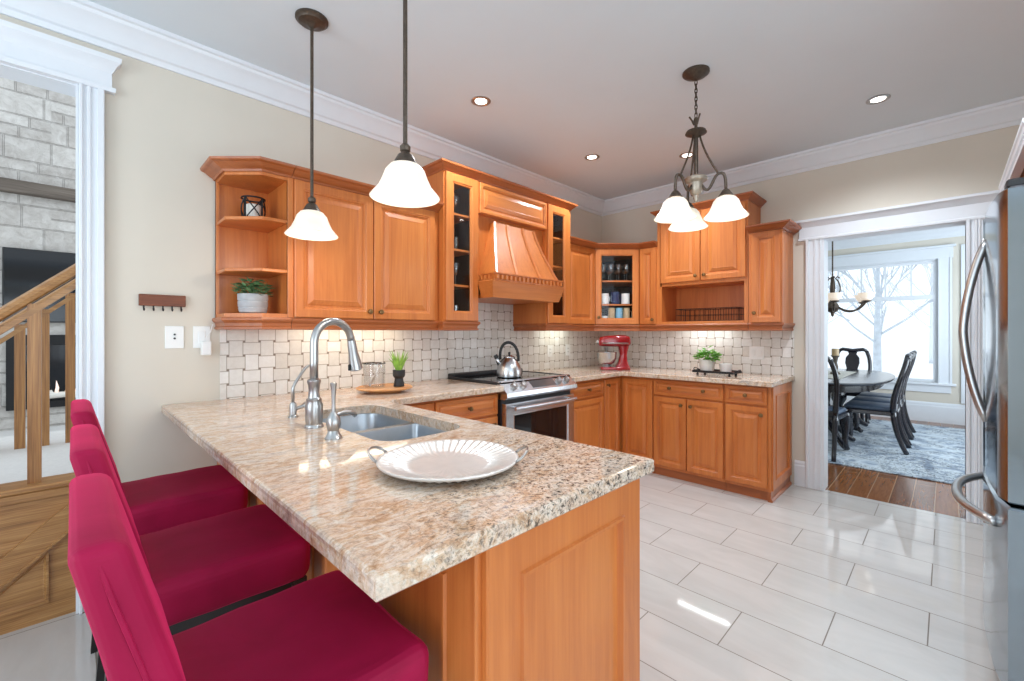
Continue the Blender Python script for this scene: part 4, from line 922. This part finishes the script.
# ------------------------------------------------------------------ small things on the wall and counters
t = thing('key_rack', 'small dark wooden key rack with five hooks on the beige wall', 'key rack', (-3.974, 0, 1.398))
G().box(-.093, -.018, .015, .093, -.001, .072, .002).build('board', 'walnut', t)
for k in range(5):
    x = -.074+k*.037; G().tube([(x, -.012, .018), (x, -.014, -.004), (x, -.022, -.008), (x, -.03, .0)], .0035, 6).build('hook', 'black', t)
def plate(label, loc, rz, w, toggles, name='wall_outlet', cat='outlet'):
    t = thing(name, label, cat, loc, rz); G().box(-w/2, -.006, -.058, w/2, 0, .058, .002).build('plate', 'plate', t)
    for x, kind in toggles:
        if kind == 's': G().box(x-.016, -.009, -.033, x+.016, -.005, .033, .002).build('rocker', 'plate', t)
        elif kind == 'o':
            f = G().box(x-.017, -.008, -.035, x+.017, -.005, .035, .002).build('socket', 'plate', t)
            g = G(); [g.box(x+dx-.0015, -.0085, dz-.006, x+dx+.0015, -.0079, dz+.006) for dx in (-.007, .007) for dz in (-.017, .017)]; g.build('slots', 'rubber', f)
        elif kind == 'j':
            for dz in (-.006, .014): G().at((x, -.006, dz), 0, PI/2).lathe([(.005, 0), (.005, .004), (.002, .004)], seg=10).build('jack', 'rubber', t)
    return t
plate('white wall plate with two small dark jacks beside the key rack', (-3.926, 0, 1.256), 0, .078, [(.0, 'j')])
t = plate('white wall outlet plate with an adapter plugged in beside the tiles', (-3.81, 0, 1.256), 0, .075, [(0, 's')])
t = thing('plug_adapter', 'small white plug in adapter on the outlet beside the tiles', 'adapter', (-3.793, -.007, 1.205)); G().box(-.025, -.045, -.045, .018, 0, .03, .006, 2).build('body', 'plate', t); G().tube([(-.003, -.02, .03), (.0, -.02, .05), (.02, -.012, .08), (.03, -.008, .12)], .003, 6).build('cord', 'plate', t)
plate('white outlet on the tiles left of the pair behind the stove', (-.942, -.009, 1.097), 0, .075, [(0, 'o')])
plate('white outlet on the tiles nearest the far corner', (-.651, -.009, 1.099), 0, .075, [(0, 'o')])
plate('white double switch plate on the tiles by the right end of the counter', (-.009, -1.616, 1.099), RZB, .118, [(-.027, 's'), (.027, 's')], 'light_switch', 'switch')

def leaves(g, c, n, spread, h, size, rnd, up=.4):
    for _ in range(n):
        a = rnd.uniform(0, 2*PI); rr = spread*math.sqrt(rnd.random()); z = h*rnd.uniform(.1, 1)*(1-.45*rr/spread)
        p = Vector((c[0]+rr*math.cos(a), c[1]+rr*math.sin(a), c[2]+z)); d = Vector((math.cos(a+rnd.uniform(-.9, .9)), math.sin(a+rnd.uniform(-.9, .9)), rnd.uniform(-.2, up))).normalized()
        sd = d.cross(Vector((0, 0, 1))).normalized(); L = size*rnd.uniform(.7, 1.2); wv = L*.36; n_ = sd.cross(d)
        pts = [p, p+d*L*.35+sd*wv+n_*L*.08, p+d*L, p+d*L*.35-sd*wv+n_*L*.08, p+d*L*.45-n_*L*.06]
        vs = [g.v(q) for q in pts]
        for i, j in ((0, 1), (1, 2), (2, 3), (3, 0)): g.f((vs[i], vs[j], vs[4]))
def pot_plant(name, label, loc, potprof, potmat, fo, mat, seed, wob=None):
    t = thing(name, label, 'plant', loc); G().lathe(potprof, seg=28, cap=(True, False)).build('pot', potmat, t, smooth=40)
    top = max(z for r, z in potprof); rin = [r for r, z in potprof][-1]
    G().lathe([(.001, top-.012), (rin*.98, top-.012)], seg=20, cap=(False, False)).build('soil', 'dirtbowl', t)
    g = G(); rnd = random.Random(seed)
    for _ in range(10):
        a = rnd.uniform(0, 6.28); e = rnd.uniform(.3, 1)*fo[1]; g.tube([(0, 0, top-.01), (e*.5*math.cos(a), e*.5*math.sin(a), top+fo[2]*.4), (e*math.cos(a), e*math.sin(a), top+fo[2]*.6)], .0015, 4)
    leaves(g, (0, 0, top-.01), *fo, rnd); g.build('foliage', mat, t); return t
# lantern on the upper shelf
t = thing('lantern', 'black wire lantern with a white candle on the top open shelf', 'lantern', (-3.607, -.16, 1.8755))
g = G(); 
for z in (.006, .125): g.tube(arc((0, 0, z), .055, 0, 2*PI, 24, 'xy'), .0045, 6)
for k in range(4):
    a = k*PI/2+.6; b = a+PI/2; pa = (.055*math.cos(a), .055*math.sin(a)); 
    g.tube([(pa[0], pa[1], .005), (pa[0], pa[1], .125)], .004, 6)
    for s_ in (0, 1):
        pts = []
        for i in range(7):
            u = i/6; an = a+(b-a)*u; pts.append((.056*math.cos(an), .056*math.sin(an), .006+(.119*u if s_ else .119*(1-u))))
        g.tube(pts, .0032, 5)
g.lathe([(.055, 0), (.055, .004)], seg=24); g.build('frame', 'black', t, smooth=40)
G().lathe([(.036, .004), (.037, .09), (.03, .094), (.002, .09)], seg=24).build('candle', 'wax', t, smooth=40)
pot_plant('potted_plant', 'leafy green plant in a ribbed grey pot on the lowest open shelf', (-3.612, -.175, 1.3795), [(.05, 0), (.064, .008), (.069, .03), (.066, .033), (.070, .04), (.071, .065), (.068, .068), (.072, .075), (.072, .105), (.062, .105)], 'plate', (230, .08, .105, .036), 'leaf', 4)
bpy.data.objects['pot'].data.materials[0] = plain('grey_stoneware', srgb(176, 178, 182), .7, 0, .08, 30)
# round board, jar, small pot plant
t = tag(G().lathe([(.10, 0), (.105, .008), (.15, .014), (.168, .020), (.170, .026), (.163, .030), (.155, .026), (.002, .025)], seg=44).build('round_board', 'board', loc=(-2.925, -.335, .9155), smooth=35), 'round wooden footed serving board by the tiled wall', 'board')
t = thing('glass_canister', 'clear glass canister with a dark rim on the round board', 'jar', (-2.968, -.285, .9425))
G().lathe([(.062, 0), (.066, .004), (.066, .145), (.063, .145), (.063, .006), (.002, .005)], seg=32, cap=(True, False)).build('jar', 'jarglass', t, smooth=40)
G().tube(arc((0, 0, .146), .0655, 0, 2*PI, 32, 'xy'), .003, 6).build('rim', 'black', t, smooth=True)
o = tag(G().tube([(0, 0, 0), (.032, -.03, .07), (.062, -.058, .142)], [.010, .0045, .006], 8).build('scoop', 'pearl', loc=(-2.992, -.262, .952), smooth=True), 'slim pale scoop leaning inside the glass canister', 'scoop')
t = thing('grass_plant', 'tiny grassy plant in a black goblet pot on the round board', 'plant', (-2.845, -.368, .9425)); t.scale = (1.15, 1.15, 1.25)
G().lathe([(.028, 0), (.029, .004), (.023, .035), (.022, .04), (.031, .05), (.033, .056), (.033, .082), (.028, .082)], seg=24).build('pot', 'rubber', t, smooth=35)
g = G(); rnd = random.Random(2)
for _ in range(46):
    a = rnd.uniform(0, 6.28); L = rnd.uniform(.06, .105); e = rnd.uniform(.01, .045)
    p0 = Vector((.012*math.cos(a), .012*math.sin(a), .078)); p2 = p0+Vector((e*math.cos(a), e*math.sin(a), L)); p1 = (p0+p2)/2+Vector((0, 0, .012))
    g.tube([p0, p1, p2], [.0035, .003, .0004], 4, flat=.3)
g.build('foliage', 'grass', t)
# platter
t = thing('platter', 'round fluted silver platter with wire handles on the peninsula', 'tray', (-3.57, -1.85, .9155), math.radians(-45)); t.scale = (.855, .855, .9)
wb = lambda a, r: (.0022*math.sin(a*46) if r > .13 else 0)
N_ = 184
rings = []
for r, z in ((.002, .008), (.12, .006), (.14, .007), (.165, .014), (.19, .021), (.212, .027), (.220, .029), (.223, .026), (.218, .020), (.19, .010), (.15, .0), (.002, .0)):
    rings.append([(r*math.cos(2*PI*i/N_), r*math.sin(2*PI*i/N_), z+(.0028*math.sin(2*PI*i/N_*46+r*40) if .135 < r < .2135 and z > .006 else 0)) for i in range(N_)])
G().loops(rings, (True, True)).build('dish', 'pearl', t, smooth=True)
for s_ in (-1, 1):
    g = G()
    for dy in (-.006, .006): g.tube(bez((s_*.214, -.055+dy, .026), (s_*.265, -.06+dy, .062), (s_*.265, .06+dy, .062), (s_*.214, .055+dy, .026), 12), .0028, 6)
    g.build('handle', 'nickel', t, smooth=True)
# stand mixer (head points to local -x)
t = thing('stand_mixer', 'red stand mixer with a steel bowl in the counter corner', 'mixer', (-.53, -.50, .9155), math.radians(-45)); MS = t
g = G(); g.prism([(-.17, -.07), (-.10, -.10), (.10, -.10), (.155, -.07), (.165, 0), (.155, .07), (.10, .10), (-.10, .10), (-.17, .07)], 0, .032, .012, 3); g.build('base', 'red', t, smooth=40)
g = G(); rs = []
for z, x0, x1, w2 in ((.025, -.0, .155, .075), (.08, .03, .135, .05), (.15, .05, .13, .045), (.21, .04, .14, .05), (.245, .03, .15, .055)):
    rs.append([(x, y, z) for x, y in rrect(x0, -w2, x1, w2, .03, 4)])
g.loops(rs); g.build('column', 'red', t, smooth=50)
g = G(); rs = []
for x, h2, w2, zc in ((-.185, .028, .030, .288), (-.175, .045, .046, .290), (-.12, .055, .056, .295), (0, .060, .060, .298), (.10, .060, .058, .298), (.15, .052, .05, .296), (.17, .03, .03, .292)):
    rs.append([(x, w2*math.copysign(abs(math.cos(a))**.7, math.cos(a)), zc+h2*math.copysign(abs(math.sin(a))**.7, math.sin(a))) for a in [2*PI*i/24 for i in range(24)]])
g.loops(rs); h_ = g.build('head', 'red', t, smooth=True)
g = G(); g.tube([(-.150, -.0585, .276), (.13, -.0605, .276)], .0065, 8); g.tube([(-.150, .0585, .276), (.13, .0605, .276)], .0065, 8); g.build('trim_band', 'nickel', h_, smooth=True)
G().at((-.188, 0, .285), 0, 0, -PI/2).lathe([(.02, 0), (.02, .016), (.014, .022), (.002, .022)], seg=20).build('hub_cap', 'nickel', h_, smooth=35)
G().lathe([(.024, .235), (.02, .21), (.012, .20), (.01, .15)], (-.10, 0, 0), 16).build('beater_shaft', 'nickel', h_, smooth=35)
o = G().lathe([(.05, .033), (.052, .042), (.04, .05), (.085, .075), (.105, .12), (.11, .175), (.114, .182), (.107, .178), (.10, .12), (.08, .08), (.002, .055)], (-.095, 0, 0), 32, (True, False)).build('bowl', 'steel', t, smooth=40)
MS.scale = (.88, .9, .95)
# metal tray with plant and cup
t = thing('footed_tray', 'dark iron footed tray on the right counter', 'tray', (-.375, -1.405, .9155), RZB)
G().box(-.165, -.10, .022, .165, .10, .028, .002).build('plate', 'walnut', t)
g = G(); g.sweep([(-.165, -.10), (.165, -.10), (.165, .10), (-.165, .10)][::-1], [(-.004, .02), (.003, .02), (.003, .04), (-.004, .04)], closed=True)
for x in (-.165, .165): g.tube(bez((x, -.05, .03), (x*1.18, -.05, .06), (x*1.18, .05, .06), (x, .05, .03), 10), .004, 6)
g.build('rim', 'black', t)
for x in (-.13, .13):
    for y in (-.08, .08): G().lathe([(.008, 0), (.013, .006), (.006, .014), (.01, .023)], (x, y, 0), 10).build('foot', 'black', t, smooth=True)
pot_plant('leafy_plant', 'bright green leafy plant in a white pot on the iron tray', (-.375, -1.325, .9438), [(.045, 0), (.055, .006), (.062, .05), (.062, .10), (.055, .10)], 'white', (170, .085, .12, .05), 'leaf2', 9)
t = tag(G().lathe([(.034, 0), (.044, .004), (.052, .07), (.049, .07), (.041, .008), (.001, .007)], seg=24, cap=(True, False)).build('cup', 'white', loc=(-.36, -1.475, .9438), smooth=40), 'small white cup beside the plant on the iron tray', 'cup')
# wire basket in the hutch niche
t = thing('wire_basket', 'low black wire basket in the open hutch niche', 'basket', (-.15, -1.26, 1.384), RZB)
g = G(); bx, by, bh = .27, .10, .115
for z in (.003, bh*.5, bh): g.tube([(-bx, -by, z), (bx, -by, z), (bx, by, z), (-bx, by, z), (-bx, -by, z)], .0035 if z != bh*.5 else .002, 5)
for k in range(13):
    x = -bx+2*bx*k/12
    for s_ in (-1, 1): g.tube([(x, s_*by, .003), (x, s_*by, bh)], .002, 4)
for k in range(1, 5):
    for s_ in (-1, 1): g.tube([(s_*bx, -by+2*by*k/5, .003), (s_*bx, -by+2*by*k/5, bh)], .002, 4)
    g.tube([(-bx, -by+2*by*k/5, .003), (bx, -by+2*by*k/5, .003)], .002, 4)
g.build('wire_frame', 'black', t)
# glasses and mugs behind the glass doors
def glass(label, loc, group, kind):
    if kind == 't': g = G().lathe([(.026, 0), (.03, .002), (.034, .10), (.032, .10), (.027, .008), (.001, .007)], seg=18, cap=(True, False))
    else: g = G().lathe([(.032, 0), (.03, .003), (.004, .008), (.004, .075), (.02, .085), (.036, .11), (.036, .135), (.030, .165), (.0285, .165), (.034, .135), (.018, .09), (.001, .084)], seg=18, cap=(True, False))
    return tag(g.build('drinking_glass' if kind == 't' else 'wine_glass', 'tumbler', loc=loc, smooth=50), label, 'glass', group)
def mug(label, loc, mat, r=.04, h=.10):
    t = thing('mug', label, 'mug', loc, random.uniform(-.6, .6)); G().lathe([(r*.9, 0), (r, .004), (r, h), (r-.004, h), (r-.006, .008), (.001, .007)], seg=22, cap=(True, False)).build('cup', mat, t, smooth=40)
    G().tube(bez((r-.002, 0, h*.82), (r+.04, 0, h*.85), (r+.035, 0, h*.2), (r-.003, 0, h*.2), 8), .005, 6).build('handle', mat, t, smooth=True)
for z, k, kind in ((1.377, 0, 't'), (1.62, 1, 'w'), (1.87, 2, 't'), (2.12, 3, 'w')):
    wd = ('bottom', 'second lowest', 'third', 'top')[k]; kn = 'tumbler' if kind == 't' else 'stemmed glass'
    for x in (-2.42, -2.33): glass(f'clear {kn} on the {wd} shelf of the left tall cabinet', (x, -.28, z+.0005), f'glasses on the {wd} shelf of the left tall cabinet', kind)
    for x in (-1.355, -1.265): glass(f'clear {kn} on the {wd} shelf of the right tall cabinet', (x, -.28, z+.0005), f'glasses on the {wd} shelf of the right tall cabinet', kind)
for q in (-.12, -.04, .04, .12):
    for dd in (0, .09):
        c = Vector((-.44, -.44, 0))+Vector((.7071, -.7071, 0))*q+Vector((.7071, .7071, 0))*dd
        glass('clear stemmed glass on the top shelf of the corner cabinet', (c.x, c.y, 1.8005), 'glasses on the top shelf of the corner cabinet', 'w')
for q, mat, lab in ((-.105, 'white', 'white mug at the left of the corner cabinet middle shelf'), (0, 'navy', 'dark blue mug in the middle of the corner cabinet shelf'), (.105, 'white', 'white mug at the right of the corner cabinet middle shelf')):
    c = Vector((-.45, -.45, 0))+Vector((.7071, -.7071, 0))*q; mug(lab, (c.x, c.y, 1.5655), mat, .042, .12 if mat == 'navy' else .105)
for q, mat, lab in ((-.11, 'white', 'white mug on the bottom shelf of the corner cabinet'), (-.035, 'tan', 'tan cup on the bottom shelf of the corner cabinet, left of the blue one'), (.04, 'blue', 'light blue mug on the bottom shelf of the corner cabinet'), (.115, 'tan', 'tan cup on the bottom shelf of the corner cabinet, right of the blue one')):
    c = Vector((-.45, -.45, 0))+Vector((.7071, -.7071, 0))*q; mug(lab, (c.x, c.y, 1.3775), mat, .034, .07 if mat == 'white' else .15)
